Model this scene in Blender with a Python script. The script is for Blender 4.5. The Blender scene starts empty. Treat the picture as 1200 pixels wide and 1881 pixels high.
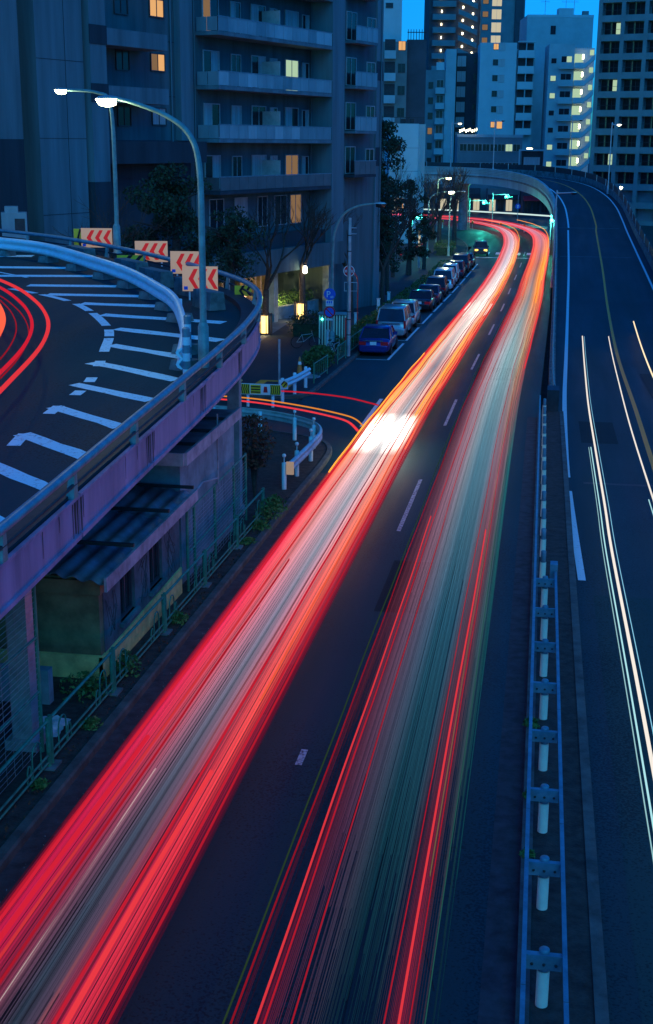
import bpy, math, random
from math import sin, cos, pi, radians as rad, hypot, atan2
from mathutils import Matrix, Vector
random.seed(7)
SC = bpy.context.scene
COL = SC.collection

# ------------------------------------------------------------------ camera
PITCH, YAW, ROLL, EYE = 15.662, 9.1, 0.45, 8.9
cam_data = bpy.data.cameras.new("camera")
cam = bpy.data.objects.new("camera", cam_data); COL.objects.link(cam)
cam_data.sensor_fit = 'VERTICAL'; cam_data.sensor_height = 36.0
cam_data.lens = 2420.0 / 1881.0 * 36.0
cam_data.clip_start = 0.1; cam_data.clip_end = 4000
cam.matrix_world = (Matrix.Translation((0, 0, EYE)) @ Matrix.Rotation(rad(YAW), 4, 'Z')
                    @ Matrix.Rotation(rad(90 - PITCH), 4, 'X') @ Matrix.Rotation(rad(ROLL), 4, 'Z'))
SC.camera = cam

# ------------------------------------------------------------------ sky, dusk light, exposure
world = bpy.data.worlds.new("World"); SC.world = world; world.use_nodes = True
wn, wl = world.node_tree.nodes, world.node_tree.links
wn.clear()
sky = wn.new('ShaderNodeTexSky'); sky.sky_type = 'NISHITA'; sky.sun_disc = False
SUN_EL, SUN_ROT = 4.0, 200.0
sky.sun_elevation = rad(SUN_EL); sky.sun_rotation = rad(SUN_ROT)
sky.air_density = 1.0; sky.dust_density = 0.3; sky.ozone_density = 6.0
tint = wn.new('ShaderNodeMix'); tint.data_type = 'RGBA'; tint.blend_type = 'MULTIPLY'
tint.inputs[0].default_value = 1.0
tint.inputs[7].default_value = (0.06, 0.58, 1.0, 1)
bgn = wn.new('ShaderNodeBackground'); bgn.inputs[1].default_value = 0.15
wo = wn.new('ShaderNodeOutputWorld')
wl.new(sky.outputs[0], tint.inputs[6]); wl.new(tint.outputs[2], bgn.inputs[0]); wl.new(bgn.outputs[0], wo.inputs[0])
sun_d = bpy.data.lights.new("sun", 'SUN'); sun_d.energy = 0.22; sun_d.angle = rad(40); sun_d.color = (0.08, 0.6, 1.0)
sun = bpy.data.objects.new("sun", sun_d); COL.objects.link(sun)
sun.rotation_euler = (rad(48), 0, rad(28))
VS = SC.view_settings
VS.view_transform = 'Standard'; VS.look = 'None'; VS.exposure = 1.85; VS.gamma = 1.0
SC.render.engine = 'CYCLES'
CY = SC.cycles
CY.use_denoising = True
CY.max_bounces = 5; CY.diffuse_bounces = 2; CY.glossy_bounces = 2; CY.transmission_bounces = 3
CY.sample_clamp_indirect = 3.0; CY.sample_clamp_direct = 0.0

# ------------------------------------------------------------------ terrain heights
def g(y):
    if y < 110: return -0.0295 * y
    if y < 160:
        q = y - 110; return -3.245 - 0.0295 * q + 0.000295 * q * q
    return -3.9825
def zd(y): return 3.1 + 0.034 * y          # deck of the left ramp

# ------------------------------------------------------------------ helpers
def lerp_path(P, n_per=6):
    """Catmull-Rom through the points (any dimension)."""
    out = []
    for i in range(len(P) - 1):
        p0, p1, p2, p3 = P[max(i-1, 0)], P[i], P[i+1], P[min(i+2, len(P)-1)]
        for k in range(n_per):
            t = k / n_per
            out.append(tuple(0.5 * ((2*b) + (-a+c)*t + (2*a-5*b+4*c-d)*t*t + (-a+3*b-3*c+d)*t**3)
                             for a, b, c, d in zip(p0, p1, p2, p3)))
    out.append(tuple(P[-1]))
    return out
def interp(tab, y):
    if y <= tab[0][0]: return tab[0][1]
    for (a, va), (b, vb) in zip(tab[:-1], tab[1:]):
        if y <= b: return va + (vb - va) * (y - a) / (b - a)
    return tab[-1][1]
def normals2(P):
    N = []
    for i in range(len(P)):
        a, b = P[max(i-1, 0)], P[min(i+1, len(P)-1)]
        dx, dy = b[0]-a[0], b[1]-a[1]; l = hypot(dx, dy) or 1
        N.append((dy/l, -dx/l))           # to the right of travel
    return N
def offset(P, d):
    return [(p[0]+n[0]*d, p[1]+n[1]*d) + tuple(p[2:]) for p, n in zip(P, normals2(P))]

class MB:
    def __init__(s): s.v = []; s.f = []; s.m = []; s.smooth = []
    def add(s, verts, faces, mi=0, smooth=False):
        o = len(s.v); s.v += [tuple(v) for v in verts]
        for f in faces: s.f.append([o+i for i in f]); s.m.append(mi); s.smooth.append(smooth)
        return s
    def box(s, x0, x1, y0, y1, z0, z1, mi=0, rz=0, c=None, rx=0):
        vs = [(x, y, z) for z in (z0, z1) for y in (y0, y1) for x in (x0, x1)]
        if rz or rx:
            M = Matrix.Rotation(rz, 3, 'Z') @ Matrix.Rotation(rx, 3, 'X')
            cc = Vector(c if c else (0, 0, 0))
            vs = [tuple(M @ (Vector(v) - cc) + cc) for v in vs]
        return s.add(vs, [(0,2,3,1),(4,5,7,6),(0,1,5,4),(2,6,7,3),(0,4,6,2),(1,3,7,5)], mi)
    def frust(s, b, t, z0, z1, mi=0):      # b,t = (x0,x1,y0,y1)
        vs = [(b[0],b[2],z0),(b[1],b[2],z0),(b[0],b[3],z0),(b[1],b[3],z0),(t[0],t[2],z1),(t[1],t[2],z1),(t[0],t[3],z1),(t[1],t[3],z1)]
        return s.add(vs, [(0,2,3,1),(4,5,7,6),(0,1,5,4),(2,6,7,3),(0,4,6,2),(1,3,7,5)], mi)
    def quad(s, a, b, c, d, mi=0): return s.add([a,b,c,d], [(0,1,2,3)], mi)
    def poly(s, pts, mi=0): return s.add(pts, [tuple(range(len(pts)))], mi)
    def prism(s, pts, h, mi=0):            # pts 3D loop, extruded by vector h
        n = len(pts); q = [tuple(a+b for a, b in zip(p, h)) for p in pts]
        return s.add(list(pts)+q, [tuple(range(n))[::-1], tuple(range(n, 2*n))] + [(i,(i+1)%n,n+(i+1)%n,n+i) for i in range(n)], mi)
    def tube(s, path, r, n=8, cap=True, mi=0, smooth=True):
        path = [Vector(p[:3]) for p in path]
        rs = r if isinstance(r, (list, tuple)) else [r]*len(path)
        vs = []; fs = []; prev = None
        for i, p in enumerate(path):
            d = (path[min(i+1, len(path)-1)] - path[max(i-1, 0)])
            if d.length < 1e-9: d = Vector((0,0,1))
            d.normalize()
            if prev is None:
                a = d.cross(Vector((0,0,1)))
                if a.length < 1e-3: a = d.cross(Vector((1,0,0)))
            else: a = prev - d*prev.dot(d)
            a.normalize(); prev = a; b = d.cross(a)
            for k in range(n):
                t = 2*pi*k/n; q = p + (a*cos(t) + b*sin(t))*rs[i]; vs.append(tuple(q))
        for i in range(len(path)-1):
            for k in range(n):
                fs.append((i*n+k, i*n+(k+1)%n, (i+1)*n+(k+1)%n, (i+1)*n+k))
        s.add(vs, fs, mi, smooth)
        if cap:
            o = (len(path)-1)*n
            s.add(vs[:n][::-1], [tuple(range(n))], mi); s.add(vs[o:], [tuple(range(n))], mi)
        return s
    def lathe(s, prof, n=16, c=(0,0,0), mi=0, smooth=True):
        vs = [(c[0]+r*cos(2*pi*k/n), c[1]+r*sin(2*pi*k/n), c[2]+z) for r, z in prof for k in range(n)]
        fs = [(i*n+k, i*n+(k+1)%n, (i+1)*n+(k+1)%n, (i+1)*n+k) for i in range(len(prof)-1) for k in range(n)]
        return s.add(vs, fs, mi, smooth)
    def sweep(s, path, prof, closed=True, mi=0, smooth=False, cap=True):
        """prof = [(lateral to the right, up)], path = [(x,y,z)]"""
        N = normals2(path); n = len(prof)
        vs = [(p[0]+q[0]*a, p[1]+q[1]*a, p[2]+b) for p, q in zip(path, N) for a, b in prof]
        fs = []
        for i in range(len(path)-1):
            for k in range(n if closed else n-1):
                fs.append((i*n+k, i*n+(k+1)%n, (i+1)*n+(k+1)%n, (i+1)*n+k))
        s.add(vs, fs, mi, smooth)
        if cap and closed:
            s.add(vs[:n], [tuple(range(n))], mi); s.add(vs[-n:][::-1], [tuple(range(n))], mi)
        return s
    def mesh(s, name, mats, org=(0,0,0)):
        me = bpy.data.meshes.new(name)
        me.from_pydata([(a-org[0], b-org[1], c-org[2]) for a, b, c in s.v], [], s.f)
        for m in (mats if isinstance(mats, (list, tuple)) else [mats]): me.materials.append(m)
        me.polygons.foreach_set('material_index', s.m); me.polygons.foreach_set('use_smooth', s.smooth)
        me.update(); return me
    def build(s, name, mats, parent=None, world=False, loc=None):
        org = (0,0,0)
        if world and parent is not None:
            org = parent.location
            if parent.parent is not None: org = org + parent.parent.location
        return link(name, s.mesh(name, mats, org), parent, loc)
def link(name, me, parent=None, loc=None, rz=0):
    o = bpy.data.objects.new(name, me); COL.objects.link(o)
    if parent is not None: o.parent = parent
    if loc: o.location = loc
    if rz: o.rotation_euler.z = rz
    return o
def tag(o, label, cat, group=None, kind=None):
    if label: o['label'] = label
    if cat: o['category'] = cat
    if group: o['group'] = group
    if kind: o['kind'] = kind
    return o
def struct(o): o['kind'] = 'structure'; return o
def thing(name, label, cat, loc=(0,0,0), rz=0, group=None):
    o = bpy.data.objects.new(name, None); COL.objects.link(o); o.empty_display_size = 0.3
    o.location = loc; o.rotation_euler = (0, 0, rz)
    return tag(o, label, cat, group)
def copy_tree(o, parent=None):
    c = o.copy(); COL.objects.link(c); c.parent = parent
    for ch in o.children: copy_tree(ch, c)
    return c

# ------------------------------------------------------------------ materials
def mat(name, col, rough=0.7, metal=0.0, var=0.25, scale=3.0, bump=0.0, bscale=None, spec=0.4, col2=None, stretch=None, coat=0.0):
    m = bpy.data.materials.new(name); m.use_nodes = True
    nt = m.node_tree; N, L = nt.nodes, nt.links; b = N['Principled BSDF']
    b.inputs['Roughness'].default_value = rough; b.inputs['Metallic'].default_value = metal
    b.inputs['Specular IOR Level'].default_value = spec
    if coat: b.inputs['Coat Weight'].default_value = coat; b.inputs['Coat Roughness'].default_value = 0.08
    tc = N.new('ShaderNodeTexCoord'); src = tc.outputs['Object']
    if stretch:
        mp = N.new('ShaderNodeMapping'); mp.inputs['Scale'].default_value = stretch
        L.new(src, mp.inputs[0]); src = mp.outputs[0]
    nz = N.new('ShaderNodeTexNoise'); nz.inputs['Scale'].default_value = scale; nz.inputs['Detail'].default_value = 6
    nz.inputs['Roughness'].default_value = 0.65
    L.new(src, nz.inputs['Vector'])
    r = N.new('ShaderNodeValToRGB')
    d = col2 if col2 else tuple(c*(1-var) for c in col)
    e = col if col2 else tuple(min(1, c*(1+var*0.6)) for c in col)
    r.color_ramp.elements[0].position = 0.32; r.color_ramp.elements[0].color = (*d, 1)
    r.color_ramp.elements[1].position = 0.68; r.color_ramp.elements[1].color = (*e, 1)
    L.new(nz.outputs[0], r.inputs[0]); L.new(r.outputs[0], b.inputs['Base Color'])
    if bump:
        n2 = N.new('ShaderNodeTexNoise'); n2.inputs['Scale'].default_value = bscale or scale*6; n2.inputs['Detail'].default_value = 4
        L.new(tc.outputs['Object'], n2.inputs['Vector'])
        bp = N.new('ShaderNodeBump'); bp.inputs['Strength'].default_value = bump; bp.inputs['Distance'].default_value = 0.02
        L.new(n2.outputs[0], bp.inputs['Height']); L.new(bp.outputs[0], b.inputs['Normal'])
    return m
def emit(name, col, s):
    s = s/3.3            # lamp radiances are noted for exposure 0
    m = bpy.data.materials.new(name); m.use_nodes = True; N, L = m.node_tree.nodes, m.node_tree.links
    N.clear(); e = N.new('ShaderNodeEmission'); e.inputs[0].default_value = (*col, 1); e.inputs[1].default_value = s
    o = N.new('ShaderNodeOutputMaterial'); L.new(e.outputs[0], o.inputs[0]); return m

def asphalt(name, c0, c1, rough=0.75):
    m = bpy.data.materials.new(name); m.use_nodes = True; N, L = m.node_tree.nodes, m.node_tree.links
    b = N['Principled BSDF']; b.inputs['Specular IOR Level'].default_value = 0.12; tc = N.new('ShaderNodeTexCoord')
    def noise(sc, det, vec=None):
        n = N.new('ShaderNodeTexNoise'); n.inputs['Scale'].default_value = sc; n.inputs['Detail'].default_value = det
        L.new(vec or tc.outputs['Object'], n.inputs['Vector']); return n
    mp = N.new('ShaderNodeMapping'); mp.inputs['Scale'].default_value = (1.0, 0.06, 1.0); L.new(tc.outputs['Object'], mp.inputs[0])
    big = noise(0.8, 6, mp.outputs[0]); fine = noise(26, 5); patch = noise(0.18, 3)
    a1 = N.new('ShaderNodeMath'); a1.operation = 'MULTIPLY_ADD'; L.new(big.outputs[0], a1.inputs[0]); a1.inputs[1].default_value = 0.6
    L.new(fine.outputs[0], a1.inputs[2])
    a2 = N.new('ShaderNodeMath'); a2.operation = 'MULTIPLY_ADD'; L.new(patch.outputs[0], a2.inputs[0]); a2.inputs[1].default_value = 0.5
    L.new(a1.outputs[0], a2.inputs[2])
    r = N.new('ShaderNodeValToRGB'); r.color_ramp.elements[0].position = 0.86; r.color_ramp.elements[1].position = 1.26
    r.color_ramp.elements[0].color = (*c0, 1); r.color_ramp.elements[1].color = (*c1, 1)
    L.new(a2.outputs[0], r.inputs[0]); L.new(r.outputs[0], b.inputs['Base Color'])
    # oil and tyre polish vary the gloss
    rr = N.new('ShaderNodeMapRange'); L.new(big.outputs[0], rr.inputs[0]); rr.inputs[1].default_value = 0.3; rr.inputs[2].default_value = 0.7
    rr.inputs[3].default_value = rough-0.15; rr.inputs[4].default_value = rough+0.1; L.new(rr.outputs[0], b.inputs['Roughness'])
    bp = N.new('ShaderNodeBump'); bp.inputs['Strength'].default_value = 0.35; bp.inputs['Distance'].default_value = 0.01
    L.new(fine.outputs[0], bp.inputs['Height']); L.new(bp.outputs[0], b.inputs['Normal'])
    return m
def paint(name, col, wear=0.5):
    """road paint with worn holes showing dark asphalt"""
    m = bpy.data.materials.new(name); m.use_nodes = True; N, L = m.node_tree.nodes, m.node_tree.links
    b = N['Principled BSDF']; b.inputs['Roughness'].default_value = 0.6; tc = N.new('ShaderNodeTexCoord')
    n = N.new('ShaderNodeTexNoise'); n.inputs['Scale'].default_value = 11; n.inputs['Detail'].default_value = 8; n.inputs['Roughness'].default_value = 0.75
    L.new(tc.outputs['Object'], n.inputs['Vector'])
    r = N.new('ShaderNodeValToRGB'); r.color_ramp.elements[0].position = wear-0.12; r.color_ramp.elements[1].position = wear+0.03
    r.color_ramp.elements[0].color = (0.06, 0.06, 0.065, 1); r.color_ramp.elements[1].color = (*col, 1)
    L.new(n.outputs[0], r.inputs[0]); L.new(r.outputs[0], b.inputs['Base Color']); return m

M = {}
M['road'] = asphalt('asphalt_road', (0.004,0.024,0.028), (0.010,0.056,0.063), 0.62)
M['ramp'] = asphalt('asphalt_ramp', (0.006,0.022,0.027), (0.015,0.050,0.058), 0.7)
M['deck'] = asphalt('asphalt_deck', (0.003,0.021,0.026), (0.007,0.046,0.056), 0.75)
M['path'] = asphalt('asphalt_path', (0.012,0.024,0.03), (0.026,0.048,0.058), 0.85)
M['ground'] = mat('ground_soil', (0.05,0.05,0.045), 0.95, var=0.5, scale=1.5, bump=0.4, bscale=12)
M['verge'] = mat('verge_soil', (0.045,0.042,0.036), 0.95, var=0.6, scale=5, bump=0.6, bscale=25)
M['kerb'] = mat('kerb_concrete', (0.075,0.10,0.095), 0.85, var=0.5, scale=2.5, bump=0.3, bscale=30)
M['paving'] = mat('paving_stone', (0.11,0.15,0.16), 0.8, var=0.35, scale=1.5)
M['conc'] = mat('concrete', (0.20,0.29,0.31), 0.85, var=0.45, scale=1.3, bump=0.25, bscale=22)
M['conc_d'] = mat('concrete_weathered', (0.12,0.18,0.18), 0.9, var=0.6, scale=1.6, bump=0.3, bscale=18)
M['white'] = paint('road_paint_white', (0.60,0.76,0.80), 0.40)
M['white_w'] = paint('road_paint_white_worn', (0.46,0.82,0.88), 0.43)
M['orange'] = paint('road_paint_orange', (1.0,0.30,0.01), 0.30)
M['fascia'] = mat('fascia_painted_steel', (0.46,0.23,0.36), 0.6, var=0.35, scale=0.9, stretch=(2.0,2.0,0.25), bump=0.1)
M['rust'] = mat('rust_stain', (0.09,0.05,0.045), 0.9, var=0.6, scale=6)
M['railpaint'] = mat('rail_paint_grey', (0.16,0.26,0.31), 0.45, var=0.3, scale=4, metal=0.2)
M['guard'] = mat('guardrail_white', (0.60,0.78,0.82), 0.42, var=0.14, scale=2.2, metal=0.1)
M['guard2'] = mat('guardrail_grey_white', (0.55,0.58,0.6), 0.45, var=0.3, scale=2.2, metal=0.1)
M['pale'] = mat('delineator_cream', (0.92,0.88,0.66), 0.5, var=0.08, scale=7)
M['steel'] = mat('galvanised_steel', (0.42,0.45,0.46), 0.45, metal=0.5, var=0.3, scale=3)
M['lampgreen'] = mat('pole_paint_grey_green', (0.18,0.29,0.28), 0.5, var=0.35, scale=3, metal=0.2)
M['green'] = mat('fence_green_paint', (0.04,0.23,0.15), 0.5, var=0.45, scale=6)
M['dark'] = mat('dark_metal', (0.03,0.032,0.036), 0.6, var=0.4, scale=4)
M['black'] = mat('black_rubber', (0.012,0.012,0.013), 0.7, var=0.3)
M['red'] = mat('sign_red', (0.62,0.02,0.03), 0.45, var=0.1)
M['blue'] = mat('sign_blue', (0.02,0.12,0.62), 0.4, var=0.1)
M['signwhite'] = mat('sign_white', (0.8,0.8,0.8), 0.45, var=0.06)
M['yellow'] = mat('sign_yellow', (0.75,0.55,0.03), 0.5, var=0.15)
def added_glow(name, col, glow, s):  # emission added to unlit panels, standing in for light falling on them
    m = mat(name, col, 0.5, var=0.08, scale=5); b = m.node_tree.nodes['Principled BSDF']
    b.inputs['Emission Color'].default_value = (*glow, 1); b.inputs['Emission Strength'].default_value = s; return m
M['chevback'] = added_glow('chevron_cream_added_glow', (0.28,0.22,0.15), (0.95,0.58,0.33), 0.085)
M['chevred'] = added_glow('chevron_red_added_glow', (0.5,0.01,0.01), (1.0,0.025,0.012), 0.085)
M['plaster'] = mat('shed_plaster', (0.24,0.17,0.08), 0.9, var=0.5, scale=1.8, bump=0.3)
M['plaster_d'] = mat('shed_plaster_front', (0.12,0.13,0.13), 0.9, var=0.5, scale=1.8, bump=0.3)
M['shed_lit_band'] = mat('shed_base_painted_light', (0.80,0.62,0.22), 0.9, var=0.4, scale=2.5)  # lamp light on the wall foot, put into a yellow colour
M['faded'] = paint('road_paint_faded', (0.40,0.56,0.60), 0.52)
M['scrawl'] = mat('faded_scrawl', (0.06,0.06,0.06), 0.9, var=0.3)
M['corr'] = mat('corrugated_roof', (0.22,0.23,0.26), 0.5, metal=0.4, var=0.5, scale=1.5)
M['board'] = mat('roof_board', (0.40,0.33,0.36), 0.8, var=0.5, scale=2.0)
M['glass_d'] = mat('dark_glass', (0.02,0.022,0.026), 0.12, var=0.2, spec=0.6)
M['pane'] = mat('window_pane', (0.02,0.024,0.03), 0.15, var=0.4, scale=1.2, spec=0.35)
M['pane_dark'] = mat('deep_window_pane', (0.012,0.014,0.018), 0.5, var=0.5, scale=0.7, spec=0.12)
M['curtain'] = mat('curtained_pane', (0.42,0.42,0.42), 0.5, var=0.3, stretch=(9,9,0.3), scale=1.2)
M['frame'] = mat('window_frame', (0.05,0.05,0.055), 0.5, var=0.2)
M['frame_w'] = mat('window_frame_pale', (0.4,0.4,0.4), 0.5, var=0.2)
M['wall_a'] = mat('apartment_wall', (0.065,0.125,0.14), 0.85, var=0.4, scale=0.7, stretch=(1.6,1.6,0.12))
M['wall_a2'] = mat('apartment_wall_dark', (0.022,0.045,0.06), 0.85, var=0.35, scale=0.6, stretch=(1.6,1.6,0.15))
M['wall_light'] = mat('apartment_column', (0.10,0.19,0.22), 0.85, var=0.35, scale=0.6, stretch=(1.6,1.6,0.12))
M['balglass'] = mat('balcony_panel', (0.20,0.31,0.35), 0.35, var=0.25, scale=1.0, stretch=(1,1,0.3))
M['balglass_d'] = mat('balcony_panel_dark', (0.12,0.12,0.13), 0.4, var=0.25, scale=1.0)
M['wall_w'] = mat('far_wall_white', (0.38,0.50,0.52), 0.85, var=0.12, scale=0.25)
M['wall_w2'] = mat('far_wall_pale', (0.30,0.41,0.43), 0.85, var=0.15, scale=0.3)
M['wall_g'] = mat('far_wall_grey', (0.14,0.20,0.22), 0.85, var=0.2, scale=0.3)
M['wall_b'] = mat('far_wall_brown', (0.05,0.06,0.075), 0.8, var=0.25, scale=0.4)
M['wall_be'] = mat('far_wall_beige', (0.15,0.19,0.19), 0.85, var=0.2, scale=0.4)
M['viaduct'] = mat('viaduct_paint', (0.22,0.40,0.40), 0.55, var=0.3, scale=0.6, stretch=(1,1,0.2))
M['bark'] = mat('bark', (0.07,0.055,0.045), 0.95, var=0.5, scale=9, bump=0.5)
M['leaf'] = mat('leaf_dark', (0.022,0.05,0.022), 0.7, var=0.6, scale=3)
M['hedge'] = mat('leaf_hedge', (0.075,0.13,0.03), 0.7, var=0.6, scale=3)
M['weed'] = mat('leaf_weed', (0.08,0.20,0.05), 0.7, var=0.6, scale=5)
M['dry'] = mat('leaf_dry', (0.12,0.055,0.03), 0.9, var=0.6, scale=5)
M['cone'] = mat('cone_orange', (0.75,0.2,0.05), 0.6, var=0.2)
M['chrome'] = mat('chrome_trim', (0.6,0.6,0.62), 0.2, metal=0.9, var=0.1)
M['taillens'] = mat('tail_lens', (0.85,0.02,0.03), 0.2, var=0.3, spec=0.6)
M['gutter'] = mat('gutter_asphalt', (0.05,0.06,0.065), 0.85, var=0.5, scale=4, bump=0.4)
M['patch'] = asphalt('asphalt_patch', (0.003,0.013,0.016), (0.009,0.032,0.037), 0.8)
M['patch2'] = asphalt('asphalt_overlay', (0.006,0.026,0.028), (0.016,0.060,0.062), 0.8)
M['balglass2'] = mat('balcony_panel_pale', (0.27,0.40,0.45), 0.3, var=0.25, scale=1.0, stretch=(1,1,0.3))
M['balglass3'] = mat('balcony_panel_grey', (0.15,0.24,0.28), 0.35, var=0.25, scale=1.0, stretch=(1,1,0.3))
M['warm'] = emit('lit_window_warm', (1.0,0.52,0.20), 0.75)
M['warm_dim'] = emit('lit_window_warm_dim', (1.0,0.58,0.30), 0.20)
M['cool'] = emit('lit_window_cool', (0.70,1.0,0.66), 0.55)
M['lamp'] = emit('lamp_lens', (1.0,0.86,0.45), 30)
M['lamp_s'] = emit('lamp_small', (1.0,0.85,0.55), 14)
M['planter'] = emit('planter_lamp', (1.0,0.62,0.18), 3.2)
M['gosignal'] = emit('signal_green', (0.05,1.0,0.75), 22)
M['neon'] = emit('neon_pink', (1.0,0.12,0.25), 2.5)
M['shop'] = emit('shop_light', (0.95,0.85,0.6), 0.55)
M['uplight'] = emit('uplight_lens', (1.0,0.62,0.25), 10)

# ================================================================== SETTING
YS = [-40, -10, 0] + list(range(4, 172, 4)) + [180, 200, 240, 300, 420, 700, 1500]
def curve_dx(y): return interp([(40,0),(56,.06),(74,.28),(100,.6),(122,.72),(150,1.05),(180,1.3)], y)
def strip(b, xl, xr, ys, dz, nx=1, zf=g):
    for ya, yb in zip(ys[:-1], ys[1:]):
        for k in range(nx):
            A = lambda y, q: xl(y) + (xr(y)-xl(y))*q/nx
            b.quad((A(ya,k), ya, zf(ya)+dz), (A(ya,k+1), ya, zf(ya)+dz), (A(yb,k+1), yb, zf(yb)+dz), (A(yb,k), yb, zf(yb)+dz))
    return b
def yr(a, b, st=2.0):
    n = max(1, int(round((b-a)/st))); return [a+(b-a)*i/n for i in range(n+1)]
def cst(c): return lambda y: c

b = MB(); strip(b, cst(-900), cst(900), YS, -0.35); struct(b.build('ground', M['ground']))

road_l = lambda y: -9.8 + (0.5*curve_dx(y) if y > 40 else 0)
road_r = lambda y: 0.12 + curve_dx(y)
b = MB(); strip(b, road_l, road_r, yr(-20, 175, 2.5), 0.0)
main_road = struct(b.build('main_road', M['road']))
b = MB(); strip(b, cst(-60), cst(-9.8), yr(46.9, 54.2, 1.2), 0.0)
side_street = struct(b.build('side_street', M['road']))
b = MB(); strip(b, cst(-90), cst(14), [175, 200, 235, 300], 0.0)
junction = struct(b.build('junction_road', M['road']))
b = MB(); strip(b, cst(14), cst(60), [60, 110, 160, 200, 300], -0.1)
struct(b.build('back_street', M['road']))

# pavements with kerbs
NEAR_KERB = [(-6.82,-12),(-6.82,10),(-6.82,25),(-6.82,36),(-6.8,41),(-6.95,43.4),(-7.6,44.9),(-9.3,46.0),(-12,46.6),(-20,46.85),(-60,46.9)]
FAR_KERB = [(-60,54.2),(-20,54.2),(-13,54.25),(-10.6,54.4),(-9.85,55.3),(-9.72,57),(-9.66,62),(-9.5,80),(-9.35,100),(-9.25,125),(-9.15,150),(-9.3,164),(-10.2,178),(-13,192),(-20,204),(-40,214)]
def slab(path, xfar, dz):
    b = MB()
    for p, q in zip(path[:-1], path[1:]):
        if abs(q[1]-p[1]) < 1e-6: continue
        b.quad((xfar, p[1], g(p[1])+dz), (p[0], p[1], g(p[1])+dz), (q[0], q[1], g(q[1])+dz), (xfar, q[1], g(q[1])+dz))
    return b
nk = lerp_path(NEAR_KERB, 8); fk = lerp_path(FAR_KERB, 8)
struct(slab(nk, -60, 0.12).build('near_pavement', M['verge']))
struct(slab(fk, -60, 0.12).build('promenade', M['path']))
def kerb_obj(path, side, name='kerb'):
    pr = [(0,-0.05),(0.17*side,-0.05),(0.17*side,0.12),(0.14*side,0.15),(0,0.15)]
    b = MB(); b.sweep([(x, y, g(y)) for x, y in path], pr)
    return struct(b.build(name, M['kerb']))
kerb_obj(nk, 1); kerb_obj(fk, 1)
# gutter strip of concrete along the near kerb
b = MB(); strip(b, cst(-6.65), cst(-6.25), yr(-10, 40, 2.5), 0.004); struct(b.build('gutter', M['gutter']))
b = MB(); strip(b, cst(-.28), cst(.12), yr(-10, 52, 2.5), 0.004); struct(b.build('gutter', M['gutter']))
# paved terrace and planting strip on the promenade
b = MB(); strip(b, cst(-40), lambda y: -15.6-0.035*(y-72), yr(66, 190, 4), 0.126); struct(b.build('terrace_paving', M['paving']))
b = MB(); strip(b, lambda y: road_l(y)-1.55, lambda y: road_l(y)-0.15, yr(66, 158, 4), 0.13); struct(b.build('planting_bed', M['verge']))

# median island
b = MB(); strip(b, cst(0.27), cst(0.98), yr(-10, 53, 3), 0.11); struct(b.build('median_island', M['verge']))
for x0, x1 in ((0.12, 0.27), (0.98, 1.13)):
    b = MB(); b.sweep([(0.5*(x0+x1), y, g(y)) for y in yr(-10, 53, 3)], [(-.075,-.05),(.075,-.05),(.075,.13),(-.075,.13)])
    struct(b.build('kerb', M['kerb']))

# right hand carriageway climbing to the viaduct
RAMP_IN = [(1.13,-20,g(-20)),(1.13,10,g(10)),(1.13,30,g(30)),(1.13,48,g(48)),(0.85,56,g(56)),(0.95,74,-2.17),(1.15,97,-2.2),(1.3,120,-1.42),(1.4,135,-.85),(1.45,150,-.15),
           (1.4,160,.6),(1.1,170,1.6),(.2,180,2.6),(-1.6,190,3.45),(-4.5,198,4.0),(-8.5,203.5,4.35),(-13,205.5,4.5),(-18,205,4.6),(-24,203,4.6),(-32,199,4.6),(-44,191,4.6)]
RI = lerp_path(RAMP_IN, 6)
RO = offset(RI, 8.1)
def between(A, B, f, dz=0.0): return [(a[0]+(c[0]-a[0])*f, a[1]+(c[1]-a[1])*f, a[2]+dz) for a, c in zip(A, B)]
b = MB()
for i in range(len(RI)-1): b.quad(RI[i], RO[i], RO[i+1], RI[i+1])
ramp_road = struct(b.build('ramp_road', M['ramp']))
def line_between(f, w, name, m, lo, hi, dz=0.006, path=None):
    P = [p for p in (path or between(RI, RO, f, dz)) if lo <= p[1] <= hi]
    b = MB(); b.sweep([(p[0], p[1], p[2]) for p in P], [(-w/2, 0), (w/2, 0)], closed=False)
    return b.build(name, m, ramp_road)
# left edge line: leaves the kerb, then runs 1.2 m inside the barrier
EL = [(1.28,29.7),(1.18,35.4),(1.12,41),(1.14,47.5),(1.25,58),(1.55,74),(1.95,97),(2.3,120),(2.6,150)]
def zr(y):
    best = min(RI, key=lambda p: abs(p[1]-y)) if y > 50 else None
    if best is None: return g(y)
    for p, q in zip(RI[:-1], RI[1:]):
        if p[1] <= y <= q[1]: return p[2]+(q[2]-p[2])*(y-p[1])/(q[1]-p[1]+1e-9)
    return best[2]
el = lerp_path(EL, 6)
for lo, hi in ((29, 39.8), (40.8, 160)):
    b = MB(); b.sweep([(x, y, zr(y)+.007) for x, y in el if lo <= y <= hi], [(-.09,0),(.09,0)], closed=False); b.build('edge_line', M['white'], ramp_road)
tail = [p for p in between(RI, RO, 0.15, .007) if 150 <= p[1] or p[0] < -3]
b = MB(); b.sweep(tail, [(-.09,0),(.09,0)], closed=False); b.build('edge_line', M['white'], ramp_road)
far_o = [p for p in between(RI, RO, 0.92, .007) if p[1] > 78 or p[0] < -3]
b = MB(); b.sweep(far_o, [(-.09,0),(.09,0)], closed=False); b.build('edge_line', M['white'], ramp_road)
OR = [(3.75,20),(3.95,43),(4.1,55),(4.3,74),(4.75,97),(5.2,120),(5.6,150)]
oc = [(x, y, zr(y)+.007) for x, y in lerp_path(OR, 6)] + [p for p in between(RI, RO, 0.53, .007) if p[1] > 152 or p[0] < -3]
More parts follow.
